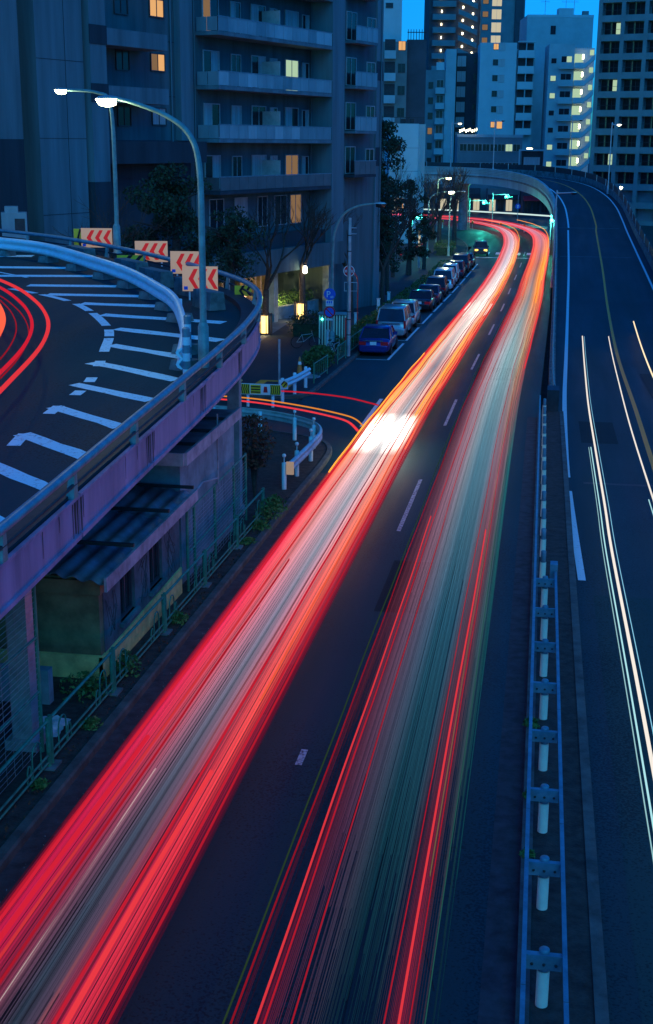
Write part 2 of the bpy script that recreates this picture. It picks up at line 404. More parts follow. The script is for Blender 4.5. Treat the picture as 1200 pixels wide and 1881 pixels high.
b = MB(); b.sweep(oc, [(-.085,0),(.085,0)], closed=False); b.build('centre_line', M['orange'], ramp_road)
# repaired joint strips across the ramp
for y in (40.3, 152, 127):
    b = MB(); b.quad((1.6,y-.12,zr(y-.12)+.005),(8.2,y-.12,zr(y-.12)+.005),(8.2,y+.12,zr(y+.12)+.005),(1.6,y+.12,zr(y+.12)+.005))
    b.build('expansion_joint', M['dark'] if y < 100 else M['conc_d'], ramp_road)

# painted marks on the main road
def mark(pts, m=None, road=None, dz=0.006, name='lane_dash'):
    b = MB(); b.poly([(x, y, g(y)+dz) for x, y in pts]); return b.build(name, m or M['white'], road or main_road)
for k in range(-1, 9):
    y0, y1 = 33.3+16.05*k, 39.7+16.05*k
    if k == -1: y0, y1 = 18.6, 19.2
    xm = lambda y: -3.4+curve_dx(y)
    ys = yr(y0, y1, 1.6); b = MB()
    strip(b, lambda y: xm(y)-.055, lambda y: xm(y)+.055, ys, .006); b.build('lane_dash', M['faded'], main_road)
mark([(-6.52,48.4),(-6.36,48.4),(-6.42,55.2),(-6.58,55.2)], name='edge_dash')
# repair patches and tar sealed cracks in the surface
for (x0,x1,y0,y1) in ((-6.2,-5.0,52.5,55.5),(-2.9,-1.0,62,66.5),(-6.0,-4.2,20.5,23.0),(-3.2,-2.2,26.5,30.5)):
    b = MB(); strip(b, cst(x0), cst(x1), yr(y0,y1,1.2), .003); b.build('repair_patch', M['patch'], main_road)
for (x0,x1,y0,y1,m_) in ((1.5,9.0,8,28.6,'patch2'),(4.6,8.4,33,39,'patch'),(1.7,3.0,47,51.5,'patch'),(5.0,7.6,58,66,'patch')):
    b = MB(); strip(b, cst(x0), cst(x1), yr(y0,y1,1.5), .003); b.build('repair_patch', M[m_], ramp_road)
for (x_, y0, y1) in ((-1.75,8,70),(-5.2,8,40)):
    b = MB(); b.sweep([(x_+.02*sin(y*1.7),y,g(y)+.0045) for y in yr(y0,y1,.8)], [(-.008,0),(.008,0)], closed=False); b.build('paving_seam', M['patch'], main_road)
rc = random.Random(8)
for (x, y, n) in ((-.8,13.0,8),(-2.2,22,10),(-3.0,41,9),(-.9,33,8),(-7.8,58,7)):
    pts = []
    for k in range(n): pts.append((x, y, g(y)+.0045)); x += rc.uniform(-.22,.22); y += rc.uniform(.25,.6)
    b = MB(); b.sweep(pts, [(-.006,0),(.006,0)], closed=False); b.build('tar_seam', M['black'], main_road)
# parking bays
bay_x = lambda y: -7.72 + interp([(67,0),(90,.1),(110,.22),(135,.4),(158,.75)], y)
bays = [68.0, 75.6, 77.0, 84.6, 87.0, 94.2, 95.6, 103, 104.6, 112, 113.4, 121, 122.6, 130, 131.6, 139, 141, 149]
for i in range(0, len(bays), 2):
    y0, y1 = bays[i], bays[i+1]
    mark([(bay_x(y0)-.07,y0),(bay_x(y0)+.07,y0),(bay_x(y1)+.07,y1),(bay_x(y1)-.07,y1)], name='parking_line')
    mark([(road_l(y0)+.3,y0-.07),(bay_x(y0)-.08,y0-.07),(bay_x(y0)-.08,y0+.07),(road_l(y0)+.3,y0+.07)], name='parking_line')
# crossing bars far away at the junction
for k in range(7):
    x = -8.2+1.25*k; mark([(x,163.2),(x+.5,163.2),(x+.5,166.4),(x,166.4)], name='crossing_bar')
mark([(-8.6,158.2),(0.6,158.2),(0.6,158.7),(-8.6,158.7)], name='stop_line')
# square orange frame and manhole cover on the promenade entry
b = MB()
for (x0,x1,y0,y1) in ((-12.5,-10.8,55.9,56.3),(-12.5,-10.8,58.2,58.6),(-12.5,-12.1,56.3,58.2),(-11.2,-10.8,56.3,58.2)):
    b.add([(x, y, g(y)+.128) for x, y in ((x0,y0),(x1,y0),(x1,y1),(x0,y1))], [(0,1,2,3)])
struct(b.build('painted_square', M['orange']))
b = MB(); b.lathe([(0,.02),(.55,.02),(.6,.012),(.62,-.02)], 24)
o = b.build('manhole_cover', M['steel'], loc=(-10.6,60.2,g(60.2)+.125)); struct(o)
b = MB(); b.lathe([(0,.012),(.3,.012),(.33,-.01)], 20)
for p in ((-5.2,59),): struct(b.build('manhole_cover', M['dark'], loc=(p[0],p[1],g(p[1])+.002)))

# ---------------------------------------------------------------- ramp walls and viaduct
rw = thing('ramp_wall', 'long low retaining wall carrying the climbing right carriageway', 'wall', (0.7, 54, g(54)))
W_in = [p for p in RI if 54 <= p[1] <= 168 and p[0] > 0]
b = MB()
for p, q in zip(W_in[:-1], W_in[1:]):
    za, zb = g(p[1])-.1, g(q[1])-.1
    b.add([(p[0]-.28,p[1],za),(p[0]-.28,q[1],zb),(q[0]-.28,q[1],q[2]+.45),(p[0]-.28,p[1],p[2]+.45),(p[0],p[1],p[2]+.45),(q[0],q[1],q[2]+.45),(p[0],p[1],p[2]-.05),(q[0],q[1],q[2]-.05)],
          [(0,3,2,1),(3,4,5,2),(4,6,7,5)])
b.build('wall_panel', M['conc_d'], rw, True)
for dz, r in ((.72,.035),(.98,.045)):
    b = MB(); b.tube([(p[0]-.14,p[1],p[2]+dz) for p in W_in], r, 6); b.build('rail', M['lampgreen'], rw, True)
for i in range(2, len(W_in)-1, 1):
    p = W_in[i]; b = MB(); b.box(p[0]-.19,p[0]-.09,p[1]-.05,p[1]+.05,p[2]+.4,p[2]+1.0); b.build('post', M['lampgreen'], rw, True)
p = W_in[0]; b = MB(); b.box(p[0]-.42,p[0]+.05,p[1]-1.1,p[1]-.01,g(53)-.1,g(53)+.95); b.build('end_block', M['dark'], rw, True)

vd = thing('viaduct', 'pale green curved viaduct crossing above the far junction', 'viaduct', (-9, 203, 4.3))
V_in = [p for p in RI if (p[1] >= 160) or p[0] < -2]
b = MB(); b.sweep(V_in, [(-.30,-1.35),(0,-1.35),(0,1.0),(-.30,1.0)]); b.build('inner_fascia', M['viaduct'], vd, True)
for dz in (.28,.5,.72,.94):
    b = MB(); b.tube([(p[0],p[1],p[2]+dz) for p in offset(V_in, -.36)], .05, 6); b.build('rail', M['viaduct'], vd, True)
b = MB(); b.sweep([(p[0],p[1],p[2]-.22) for p in offset(V_in, -.34)], [(-.1,-.1),(.08,-.1),(.08,.1),(-.1,.1)]); b.build('ledge', M['conc_d'], vd, True)
V_out = [p for p in RO if (p[1] >= 60)]
b = MB(); b.sweep(V_out, [(0,-.6),(.3,-.6),(.3,.75),(0,.75)]); b.build('outer_parapet', M['conc_d'], vd, True)
b = MB(); b.sweep([(p[0],p[1],p[2]+.75) for p in offset(V_out, .15)], [(-.03,0),(.03,0),(.03,.75),(-.03,.75)]); b.build('outer_screen', M['dark'], vd, True)
for i in range(0, len(V_out), 3):
    p = V_out[i]; b = MB(); b.box(p[0]+.05,p[0]+.13,p[1]-.05,p[1]+.05,p[2]+.75,p[2]+1.6); b.build('post', M['steel'], vd, True)
b = MB()
v2 = offset(V_in, 8.1)
for i in range(len(V_in)-1):
    A, B_, C_, D_ = V_in[i], v2[i], v2[i+1], V_in[i+1]
    b.quad((A[0],A[1],A[2]-1.2),(D_[0],D_[1],D_[2]-1.2),(C_[0],C_[1],C_[2]-1.2),(B_[0],B_[1],B_[2]-1.2))
b.build('soffit', M['viaduct'], vd, True)
for (x, y, z) in ((-12.5,209.5,3.1),(-26,207,3.2),(4.6,191,1.8),(4.9,172,.1),(-38,200,3.2)):
    b = MB(); b.lathe([(.75,-4.05),(.75,z-.5),(1.3,z+.1)], 14, (x,y,0)); b.build('column', M['conc'], vd, True)
# ================================================================== LEFT ELEVATED RAMP
EDGE = [(-6.62,-6),(-6.62,4),(-6.64,11),(-6.70,16),(-6.78,20),(-6.84,24),(-6.92,28),(-7.08,31.5),(-7.45,34.6),(-8.2,37.3),(-9.5,39.7),(-11.5,42.3),(-14.2,45.4),(-17.3,48.4),(-20.2,50.6),(-24,52.6),(-31,55),(-42,57.5)]
ep2 = lerp_path(EDGE, 6)
ep = [(x, y, zd(y)) for x, y in ep2]
INN = [(-19,-6),(-19,4),(-19,11),(-19,16),(-19,20),(-19.2,24),(-19.6,27),(-20.4,29.5),(-21.5,31.5),(-23,33),(-25,34.5),(-27.5,36),(-30,37.5),(-33,38.8),(-36,40),(-39,41),(-42,42),(-46,43)]
inn = [(x, y, zd(y)) for x, y in lerp_path(INN, 6)]
er = thing('elevated_ramp', 'elevated ramp on columns with purple steel fascia and painted hatching on its deck', 'elevated road', (-8, 20, 3.78))
b = MB()
for i in range(len(ep)-1): b.quad(inn[i], ep[i], ep[i+1], inn[i+1])
deck = b.build('deck', M['deck'], er, True)
b = MB()
for i in range(len(ep)-1):
    lo = lambda p: (p[0], p[1], p[2]-.55)
    b.quad(lo(inn[i]), lo(inn[i+1]), lo(ep[i+1]), lo(ep[i]))
b.build('soffit', M['dark'], er, True)
b = MB(); b.sweep(ep, [(-.5,-.3),(-.02,-.3),(-.02,.12),(-.45,.12)]); b.build('edge_kerb', M['dark'], er, True)
# fascia panels, one object each, with joints
acc = 0; seg = [ep[0]]; panels = []
PANEL = 4.05
for a, c in zip(ep[:-1], ep[1:]):
    d = hypot(c[0]-a[0], c[1]-a[1]); t0 = 0
    while acc + d - t0 >= PANEL:
        t0 += PANEL - acc; q = tuple(a[k]+(c[k]-a[k])*t0/d for k in range(3)); seg.append(q); panels.append(seg); seg = [q]; acc = 0
    acc += d - t0; seg.append(c)
panels.append(seg)
def shrink(s, e=0.02):
    s = list(s)
    for idx, nb in ((0,1),(-1,-2)):
        a, c = s[idx], s[nb]; l = hypot(c[0]-a[0], c[1]-a[1]) or 1
        s[idx] = tuple(a[k]+(c[k]-a[k])*min(.9, e/l) for k in range(3))
    return s
for sgm in panels:
    if len(sgm) < 2 or hypot(sgm[0][0]-sgm[-1][0], sgm[0][1]-sgm[-1][1]) < .2: continue
    s2 = shrink(sgm); b = MB()
    b.sweep(s2, [(0,-.62),(.07,-.62),(.07,-.55),(.035,-.54),(.035,-.0),(.07,.02),(.07,.07),(0,.07)])
    f = b.build('fascia_panel', M['fascia'], er, True)
    # run-down rust below the joint
    q = sgm[-1]; dx, dy = sgm[-1][0]-sgm[-2][0], sgm[-1][1]-sgm[-2][1]; l = hypot(dx, dy); dx/=l; dy/=l
    b = MB()
    for off, ln, w in ((.08,.58,.035),(.19,.50,.05),(.30,.60,.022),(-.10,.56,.04),(-.2,.36,.02),(.9,.25,.015),(1.6,.4,.012)):
        x, y = q[0]-dx*off, q[1]-dy*off; nx, ny = dy*.039, -dx*.039; z = zd(y)
        b.quad((x+nx-dx*w,y+ny-dy*w,z-.0),(x+nx+dx*w,y+ny+dy*w,z-.0),(x+nx+dx*w*.5,y+ny+dy*w*.5,z-ln),(x+nx-dx*w*.5,y+ny-dy*w*.5,z-ln))
    o = b.build('rust_streak', M['rust'], er, True); o['kind'] = 'stuff'
# girder below the edge
b = MB(); b.sweep(offset(ep, -.9), [(-.2,-1.0),(.2,-1.0),(.2,-.5),(-.2,-.5)]); b.build('girder', M['dark'], er, True)
for (x, y) in ((-7.75,18.3),(-8.1,28.3),(-7.95,33.9),(-12,38.6),(-8.6,9)):
    b = MB(); b.box(x-.16,x+.16,y-.16,y+.16,g(y),zd(y)-.6); b.box(x-.26,x+.26,y-.26,y+.26,g(y),g(y)+.3); b.build('column', M['conc'] if y>20 else M['steel'], er, True)
# painted hatching on the deck
def dmark(pts, name='hatch_stripe', m='white_w'):
    b = MB(); b.poly([(x, y, zd(y)+.006) for x, y in pts]); return b.build(name, M[m], deck, True)
stripes = [((-22.5,47.1),(-18.85,47.71)),((-22,44.0),(-16.28,44.54)),((-21,41.6),(-13.52,42.86)),((-16.08,40.14),(-12.0,40.52)),((-14.75,38.36),(-11.49,38.48)),((-13.15,36.77),(-10.46,36.67)),((-11.92,34.92),(-8.29,34.22)),((-10.79,32.83),(-7.72,31.6)),((-10.21,30.58),(-8.03,29.33)),((-9.95,28.39),(-7.53,26.85)),((-9.55,26.1),(-7.51,24.88)),((-9.25,23.99),(-7.43,22.66)),((-9.01,21.89),(-7.33,20.56)),((-8.74,19.9),(-7.27,18.64)),((-8.5,17.9),(-7.2,16.7))]
for (a, c) in stripes:
    dx, dy = c[0]-a[0], c[1]-a[1]; l = hypot(dx, dy); hw_ = .165 + .006*max(0, a[1]-26); nx, ny = -dy/l*hw_, dx/l*hw_
    n = 4; pts = []
    for side in (1, -1):
        rng = range(n+1) if side == 1 else range(n, -1, -1)
        for k in rng:
            j = random.uniform(-.03,.03); pts.append((a[0]+dx*k/n+side*nx+j, a[1]+dy*k/n+side*ny+j))
    dmark(pts[::-1])
HE = [(-8.6,19.6),(-8.98,21.9),(-9.15,24.1),(-9.2,25.5),(-9.4,26.8),(-9.82,28.6),(-10.23,30.2),(-10.63,31.7),(-11.2,33.2),(-12.45,35.5),(-13.7,37.2),(-15.2,38.5),(-17,39.7),(-19.5,41)]
he = lerp_path(HE, 6)
for k in range(0, len(he)-5, 6):
    sg = [(x, y, zd(y)+.0075) for x, y in (he[k:k+(5 if k % 12 else 6)] if he[k][1] > 29 else he[k+4:k+7])]
    b = MB(); b.sweep(sg, [(-.12,0),(.12,0)], closed=False); b.build('hatch_edge', M['white_w'], deck, True)
# older inner arc line
b = MB(); b.sweep([(x, y, zd(y)+.006) for x, y in lerp_path([(-22,45.6),(-19,43.6),(-16.8,41.9)], 6)], [(-.07,0),(.07,0)], closed=False); b.build('hatch_edge', M['white_w'], deck, True)

# hand rail along the deck edge
hr = thing('parapet_railing', 'grey tubular railing along the outer edge of the elevated ramp', 'railing', (-6.9, 20, zd(20)))
rp = offset([p for p in ep if p[1] > 5], .06)
b = MB(); b.tube([(p[0],p[1],p[2]+.52) for p in rp], .075, 10); b.build('rail', M['railpaint'], hr, True)
b = MB(); b.tube([(p[0],p[1],p[2]+.28) for p in rp], .03, 6); b.build('lower_rail', M['dark'], hr, True)
ac = 0; last = rp[0]
for p in rp[1:]:
    ac += hypot(p[0]-last[0], p[1]-last[1]); last = p
    if ac >= 2.75:
        ac = 0; b = MB(); b.frust((p[0]-.11,p[0]+.02,p[1]-.09,p[1]+.09),(p[0]-.06,p[0]+.03,p[1]-.05,p[1]+.05),p[2]+.07,p[2]+.47)
        b.build('post', M['lampgreen'], hr, True)

# W-beam guard rail profile (lateral, up)
WB = [(0,.0),(.05,.03),(.07,.07),(.05,.12),(.01,.155),(.05,.19),(.07,.24),(.05,.28),(0,.31),(-.02,.30),(.03,.24),(.01,.20),(-.025,.155),(.01,.11),(.03,.07),(-.02,.01)]
dg = thing('guardrail', 'white corrugated guardrail curving across the ramp deck on concrete blocks', 'guardrail', (-12, 39, zd(39)))
GP = [(-7.45,26.9),(-7.68,27.95),(-8.2,30.05),(-9.1,32.9),(-9.8,34.75),(-10.58,36.3),(-12.6,39.75),(-14.85,42.7),(-17.6,45.95),(-19.85,47.5),(-24,49.6),(-32,52.3)]
gp = [(x, y, zd(y)+.28) for x, y in lerp_path(GP, 8)]
b = MB(); b.sweep([(p[0],p[1],p[2]) for p in gp], [(-a*1.7, z*1.5-.06) for a, z in WB], smooth=True); b.build('beam', M['guard'], dg, True)
blocks = [(-19.95,47.75),(-17.65,45.9),(-15.75,43.75),(-14.1,42.15),(-12.55,40.15),(-11.2,38.35),(-10.15,36.2),(-9.3,34.3),(-8.1,29.9),(-7.55,28.0)]
for i, (x, y) in enumerate(blocks):
    near = min(gp, key=lambda p: hypot(p[0]-x, p[1]-y)); x, y = near[0]*.8+x*.2, near[1]*.8+y*.2+.06
    a = atan2(1, -1)+.3
    b = MB(); b.frust((-.27,.27,-.27,.27),(-.23,.23,-.23,.23),0,.22)
    blk = b.build('concrete_block', M['conc_d'], dg); blk.location = Vector((x, y, zd(y))) - Vector(dg.location); blk.rotation_euler.z = a
    b = MB(); b.lathe([(.075,.2),(.075,.6),(0,.61)], 12); pst = b.build('post', M['guard'], dg); pst.location = blk.location
# row of low concrete barrier blocks behind the rail
for i, (x, y, L_) in enumerate(((-10.4,38.9,1.6),(-12.1,40.9,1.8),(-13.6,43.1,2.0),(-16.6,46.6,2.0),(-9.3,36.6,1.2))):
    b = MB(); b.frust((-L_/2,L_/2,-.25,.25),(-L_/2,L_/2,-.2,.2),0,.5)
    o = b.build('barrier_block', M['conc_d'], None, loc=(x,y,zd(y))); o.rotation_euler.z = 2.25
    tag(o, ['weathered concrete block behind the two overlapping chevron signs','weathered concrete block left of the overlapping chevron signs','weathered concrete block below the second chevron sign','weathered concrete block behind the guardrail below the leftmost chevron sign','weathered concrete block right of the front chevron sign by the lamp post'][i], 'concrete block', 'concrete blocks on the ramp deck')

# chevron signs
def chevron_sign(x, y, rz, w, h, zb, label, n=3, tilt=0):
    s = thing('chevron_sign', label, 'road sign', (x, y, zd(y)), rz, 'chevron curve signs on the ramp')
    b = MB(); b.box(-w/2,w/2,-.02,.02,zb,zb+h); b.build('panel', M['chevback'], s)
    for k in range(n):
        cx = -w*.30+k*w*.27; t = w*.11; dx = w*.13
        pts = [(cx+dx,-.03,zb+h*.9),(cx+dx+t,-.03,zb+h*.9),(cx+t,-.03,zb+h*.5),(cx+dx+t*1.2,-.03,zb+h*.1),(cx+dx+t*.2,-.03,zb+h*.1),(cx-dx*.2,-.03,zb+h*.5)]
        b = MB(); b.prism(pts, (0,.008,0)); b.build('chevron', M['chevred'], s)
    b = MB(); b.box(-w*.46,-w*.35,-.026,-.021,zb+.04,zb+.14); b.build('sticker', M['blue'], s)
    for sx in (-.28,.28):
        b = MB(); b.tube([(sx*w*1.1,.04,0),(sx*w*1.1,.04,zb+h*.9)], .03, 8); b.build('post', M['guard'], s)
    return s
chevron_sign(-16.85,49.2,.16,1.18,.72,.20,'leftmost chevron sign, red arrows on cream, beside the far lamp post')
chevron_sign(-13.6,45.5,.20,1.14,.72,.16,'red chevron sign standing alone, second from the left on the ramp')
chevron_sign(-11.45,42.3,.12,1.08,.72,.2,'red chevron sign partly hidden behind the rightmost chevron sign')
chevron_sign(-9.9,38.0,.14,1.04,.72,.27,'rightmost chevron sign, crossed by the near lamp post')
def hazard_board(x, y, rz, w, h, zb, label):
    s = thing('hazard_board', label, 'road sign', (x, y, zd(y)), rz, 'yellow hazard boards on the ramp')
    b = MB(); b.box(-w/2,w/2,-.02,.02,zb,zb+h); b.build('panel', M['yellow'], s)
    for k in range(2):
        cx = -w*.25+k*w*.4
        b = MB(); b.prism([(cx,-.03,zb+h*.5),(cx+w*.2,-.03,zb+h),(cx+w*.36,-.03,zb+h),(cx+w*.16,-.03,zb+h*.5),(cx+w*.36,-.03,zb),(cx+w*.2,-.03,zb)], (0,.008,0)); b.build('black_arrow', M['black'], s)
    b = MB(); b.tube([(0,.04,0),(0,.04,zb+h)], .03, 8); b.build('post', M['guard'], s)
hazard_board(-17.75,49.9,.2,.5,.7,.12,'narrow yellow and black board left of the leftmost chevron sign')
hazard_board(-14.0,44.3,.3,.9,.4,.12,'low yellow board tilted below the second chevron sign')
hazard_board(-10.7,41.1,.3,.6,.45,.12,'low yellow board between the two overlapping chevron signs')
hazard_board(-8.75,38.6,.3,.5,.3,.08,'low yellow board by the railing right of the rightmost chevron sign')
# striped delineators at the guardrail end
for (x, y, lab) in ((-7.45,27.3,'nearer blue and white striped post at the guardrail end'),(-7.85,28.9,'farther blue and white striped post at the guardrail end')):
    s = thing('delineator', lab, 'bollard', (x+.1, y-.35, zd(y)), 0, 'striped posts at the guardrail end')
    for k in range(6):
        b = MB(); b.lathe([(.085,.05+k*.17),(.085,.05+(k+1)*.17)], 12); b.build('band', M['railpaint'] if k % 2 else M['guard'], s)
    b = MB(); b.lathe([(.16,0),(.14,.05),(.085,.06)], 12); b.build('foot', M['conc_d'], s)
    b = MB(); b.lathe([(.085,1.07),(.06,1.1),(0,1.11)], 12); b.build('cap', M['railpaint'], s)

# ---------------------------------------------------------------- street lamps
def street_lamp(loc, pole_pts, r0, r1, head_dir, label, lit=True, power=0, m='lampgreen', group='street lamps', lens='lamp', hs=1.0, name='street_lamp'):
    s = thing(name, label, 'street lamp', loc, 0, group)
    pp = lerp_path(pole_pts, 6); n = len(pp)
    b = MB(); b.tube(pp, [r0+(r1-r0)*i/(n-1) for i in range(n)], 10); b.build('pole', M[m], s)
    b = MB(); b.lathe([(r0*2.1,0),(r0*2.1,.03),(r0*1.6,.04),(r0*1.55,1.0),(r0*1.05,1.1)], 12); b.build('base', M[m], s)
    e = pp[-1]; hx, hy = head_dir
    rz = atan2(hy, hx)
    b = MB()
    prof = [(-.05,.03),(.08,.10),(.3,.13),(.52,.10),(.62,.02)]
    ring = []
    for t, w in prof:
        for k in range(8):
            a = pi*k/7; ring.append((t*hs, -w*cos(a)*hs, w*.75*sin(a)*hs))
    fs = [(i*8+k, i*8+k+1, (i+1)*8+k+1, (i+1)*8+k) for i in range(len(prof)-1) for k in range(7)]
    b.add(ring, fs, 0, True); h = b.build('lamp_head', M['steel'], s); h.location = e; h.rotation_euler.z = rz
    b = MB()
    ring = []
    for t, w in prof[1:]:
        for k in range(8):
            a = -pi*k/7; ring.append((t*hs, -w*1.05*cos(a)*hs, w*1.7*sin(a)*hs))
    fs = [(i*8+k, (i+1)*8+k, (i+1)*8+k+1, i*8+k+1) for i in range(len(prof)-2) for k in range(7)]
    b.add(ring, fs, 0, True); b.build('lens', M[lens] if lit else M['glass_d'], h)
    if power:
        ld = bpy.data.lights.new('lamp_light', 'POINT'); ld.energy = power; ld.color = (.85,1.0,.62); ld.shadow_soft_size = .12
        lo = bpy.data.objects.new('lamp_light', ld); COL.objects.link(lo); lo.parent = h; lo.location = (.3,0,-.34)
    return s
street_lamp((-7.18,27.75,zd(27.75)), [(0,0,0),(-.02,.1,2.5),(-.1,.3,4.3),(-.35,.45,5.0),(-.85,.5,5.38),(-1.5,.5,5.62),(-1.9,.5,5.72)], .078, .04, (-1,-.02), 'lit curved arm street lamp at the near edge of the ramp', True, 40, hs=.8)
street_lamp((-16.05,49.2,zd(49.2)), [(0,0,0),(0,.05,3),(-.1,.1,5.4),(-.6,.1,5.85),(-1.75,.1,5.95)], .09, .05, (-1,0), 'lit street lamp behind the leftmost chevron sign', True, 50, hs=.8)
# ================================================================== UNDER THE RAMP: shed, fences, weeds
gz = g(23)
sh = thing('shed', 'small grimy plaster shed with corrugated roof below the elevated ramp', 'shed', (-8.5, 24, gz))
b = MB(); b.box(-9.8,-7.52,21.3,21.5,gz,1.42); b.build('end_wall', M['plaster'], sh, True)
b = MB(); b.box(-9.8,-7.47,21.24,21.31,gz,gz+.62); b.box(-7.54,-7.46,21.24,26.6,gz,gz+.60); b.build('base_light_band', M['shed_lit_band'], sh, True)  # bright band painted as light along the foot of the walls
b = MB(); b.box(-9.85,-7.46,21.22,21.42,1.12,1.38); b.build('cornice', M['plaster'], sh, True)
# front wall with two window openings
b = MB()
op = [(22.45,23.35,.15,1.0),(24.35,25.25,.12,1.0)]
def wall_with_openings(b, x0, x1, y0, y1, z0, z1, ops):
    ys = [y0]
    for o in ops: ys += [o[0], o[1]]
    ys.append(y1)
    for i in range(0, len(ys), 2): b.box(x0, x1, ys[i], ys[i+1], z0, z1)
    for o in ops: b.box(x0, x1, o[0], o[1], z0, o[2]); b.box(x0, x1, o[0], o[1], o[3], z1)
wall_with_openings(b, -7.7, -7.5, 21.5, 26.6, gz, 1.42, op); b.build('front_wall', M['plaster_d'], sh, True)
for o in op:
    f = MB()
    for (ya, yb, za, zb) in ((o[0],o[0]+.06,o[2],o[3]),(o[1]-.06,o[1],o[2],o[3]),(o[0]+.06,o[1]-.06,o[3]-.06,o[3]),(o[0]+.06,o[1]-.06,o[2],o[2]+.06),((o[0]+o[1])/2-.025,(o[0]+o[1])/2+.025,o[2]+.06,o[3]-.06)):
        f.box(-7.62,-7.56,ya,yb,za,zb)
    w = f.build('window', M['frame'], sh, True)
    f = MB(); f.quad((-7.6,o[0]+.05,o[2]+.05),(-7.6,o[1]-.05,o[2]+.05),(-7.6,o[1]-.05,o[3]-.05),(-7.6,o[0]+.05,o[3]-.05)); f.build('pane', M['glass_d'], w, True)
    f = MB(); f.box(-7.55,-7.42,o[0]-.08,o[1]+.08,o[2]-.07,o[2]); f.build('sill', M['conc_d'], w, True)
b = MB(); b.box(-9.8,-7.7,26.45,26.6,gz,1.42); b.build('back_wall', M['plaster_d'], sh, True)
# graffiti scrawls
rg = random.Random(3)
for (y0, y1, z0, z1, n) in ((21.6,22.3,.1,1.05,3),(23.5,24.25,.05,1.0,4),(25.4,26.3,.0,1.05,4)):
    b = MB()
    for k in range(n):
        pts = [(-7.497, rg.uniform(y0,y1), rg.uniform(z0,z1)) for _ in range(5)]
        b.sweep([(0,0,0)], [(0,0)]) if False else b.tube([(p[0],p[1],p[2]) for p in lerp_path(pts,6)], .005, 4, False)
    b.build('graffiti', M['scrawl'], sh, True)
# corrugated roof sheets, each a part
for k in range(3):
    y0, y1 = 20.95+k*2.05, 20.95+(k+1)*2.05+.08; dzk = .006*k
    n = 60; b = MB(); vs = []; fs = []
    for i in range(n+1):
        x = -9.9+(2.62)*i/n; z = 1.78-.13*(x+9.9)+.035*sin(i*2*pi/7.5)+dzk
        vs += [(x,y0,z),(x,y1,z),(x,y0,z-.012),(x,y1,z-.012)]
    for i in range(n):
        a = i*4; fs += [(a,a+4,a+5,a+1),(a+2,a+3,a+7,a+6),(a,a+2,a+6,a+4),(a+1,a+5,a+7,a+3)]
    b.add(vs, fs, 0, True); b.build('roof_sheet', M['corr'], sh, True)
b = MB(); b.box(-7.27,-7.22,20.9,27.2,1.30,1.56); b.build('eaves_board', M['board'], sh, True)
for y in (22.6,25.0,26.95):
    b = MB(); b.box(-9.8,-7.25,y-.04,y+.04,1.62,1.68, rx=0); b.build('roof_batten', M['dark'], sh, True)

# rendered store with canopy farther along
st = thing('storage_hut', 'blank rendered hut with a flat dark canopy under the ramp', 'hut', (-8.6, 30, g(30)))
b = MB(); b.box(-9.9,-7.62,27.2,32.4,g(32)-.1,2.2); b.build('wall', M['conc'], st, True)
b = MB(); b.box(-9.9,-7.3,26.4,31.6,2.38,2.46); b.build('canopy', M['corr'], st, True)
b = MB(); b.box(-7.3,-7.24,26.4,31.6,2.26,2.54); b.box(-9.9,-7.3,26.33,26.4,2.26,2.54); b.build('canopy_edge', M['board'], st, True)
for y in (27.5,28.9,30.3):
    b = MB(); b.box(-9.8,-7.3,y-.05,y+.05,2.46,2.52); b.build('canopy_batten', M['dark'], st, True)
b = MB(); b.tube([(-7.36,29.6,1.05),(-7.36,29.6,2.75)], .022, 8); b.tube([(-7.62,29.1,1.2),(-7.36,29.6,1.2)], .02, 6); b.tube([(-7.62,29.1,1.2),(-7.62,28.6,1.15)], .03, 6)
b.build('bracket_pipe', M['board'], st, True)
# tall wire fences
def mesh_fence(label, xs, h, rails):
    y0 = xs[0][1]; f = thing('wire_fence', label, 'fence', (xs[0][0], y0, g(y0)+.12), 0, 'tall wire fences under the ramp')
    for (x, y) in xs:
        b = MB(); b.tube([(x,y,g(y)),(x,y,g(y)+h)], .035, 8); b.build('post', M['green'], f, True)
    for (p, q) in zip(xs[:-1], xs[1:]):
        for rh in rails:
            b = MB(); b.tube([(p[0],p[1],g(p[1])+rh),(q[0],q[1],g(q[1])+rh)], .022, 6); b.build('rail', M['green'], f, True)
        b = MB(); L = hypot(q[0]-p[0], q[1]-p[1]); n = int((h-.3)/.09)
        for k in range(n):
            z = .2+k*.09; b.tube([(p[0],p[1],g(p[1])+z),(q[0],q[1],g(q[1])+z)], .0045, 3, False)
        for k in range(1, int(L/.3)):
            t = k*.3/L; x, y = p[0]+(q[0]-p[0])*t, p[1]+(q[1]-p[1])*t
            b.tube([(x,y,g(y)+.2),(x,y,g(y)+h-.1)], .0045, 3, False)
        o = b.build('mesh_panel', M['steel'], f, True); o['kind'] = 'stuff'
    return f
mesh_fence('tall green wire fence in front of the blank hut', [(-7.36,26.75),(-7.36,27.35),(-7.4,29.4),(-7.45,31.6),(-7.5,33.2)], 1.95, (1.0,1.93))
mesh_fence('tall wire fence below the ramp at the left edge', [(-7.42,11.8),(-7.42,14.9),(-7.42,18.1)], 3.0, (1.15,2.05,2.98))
b = MB(); b.box(-10.5,-8.0,19.95,20.15,g(20),g(20)+.75)
tag(b.build('block_wall', M['conc']), 'low pale concrete wall behind the wire fence at the left edge', 'wall')

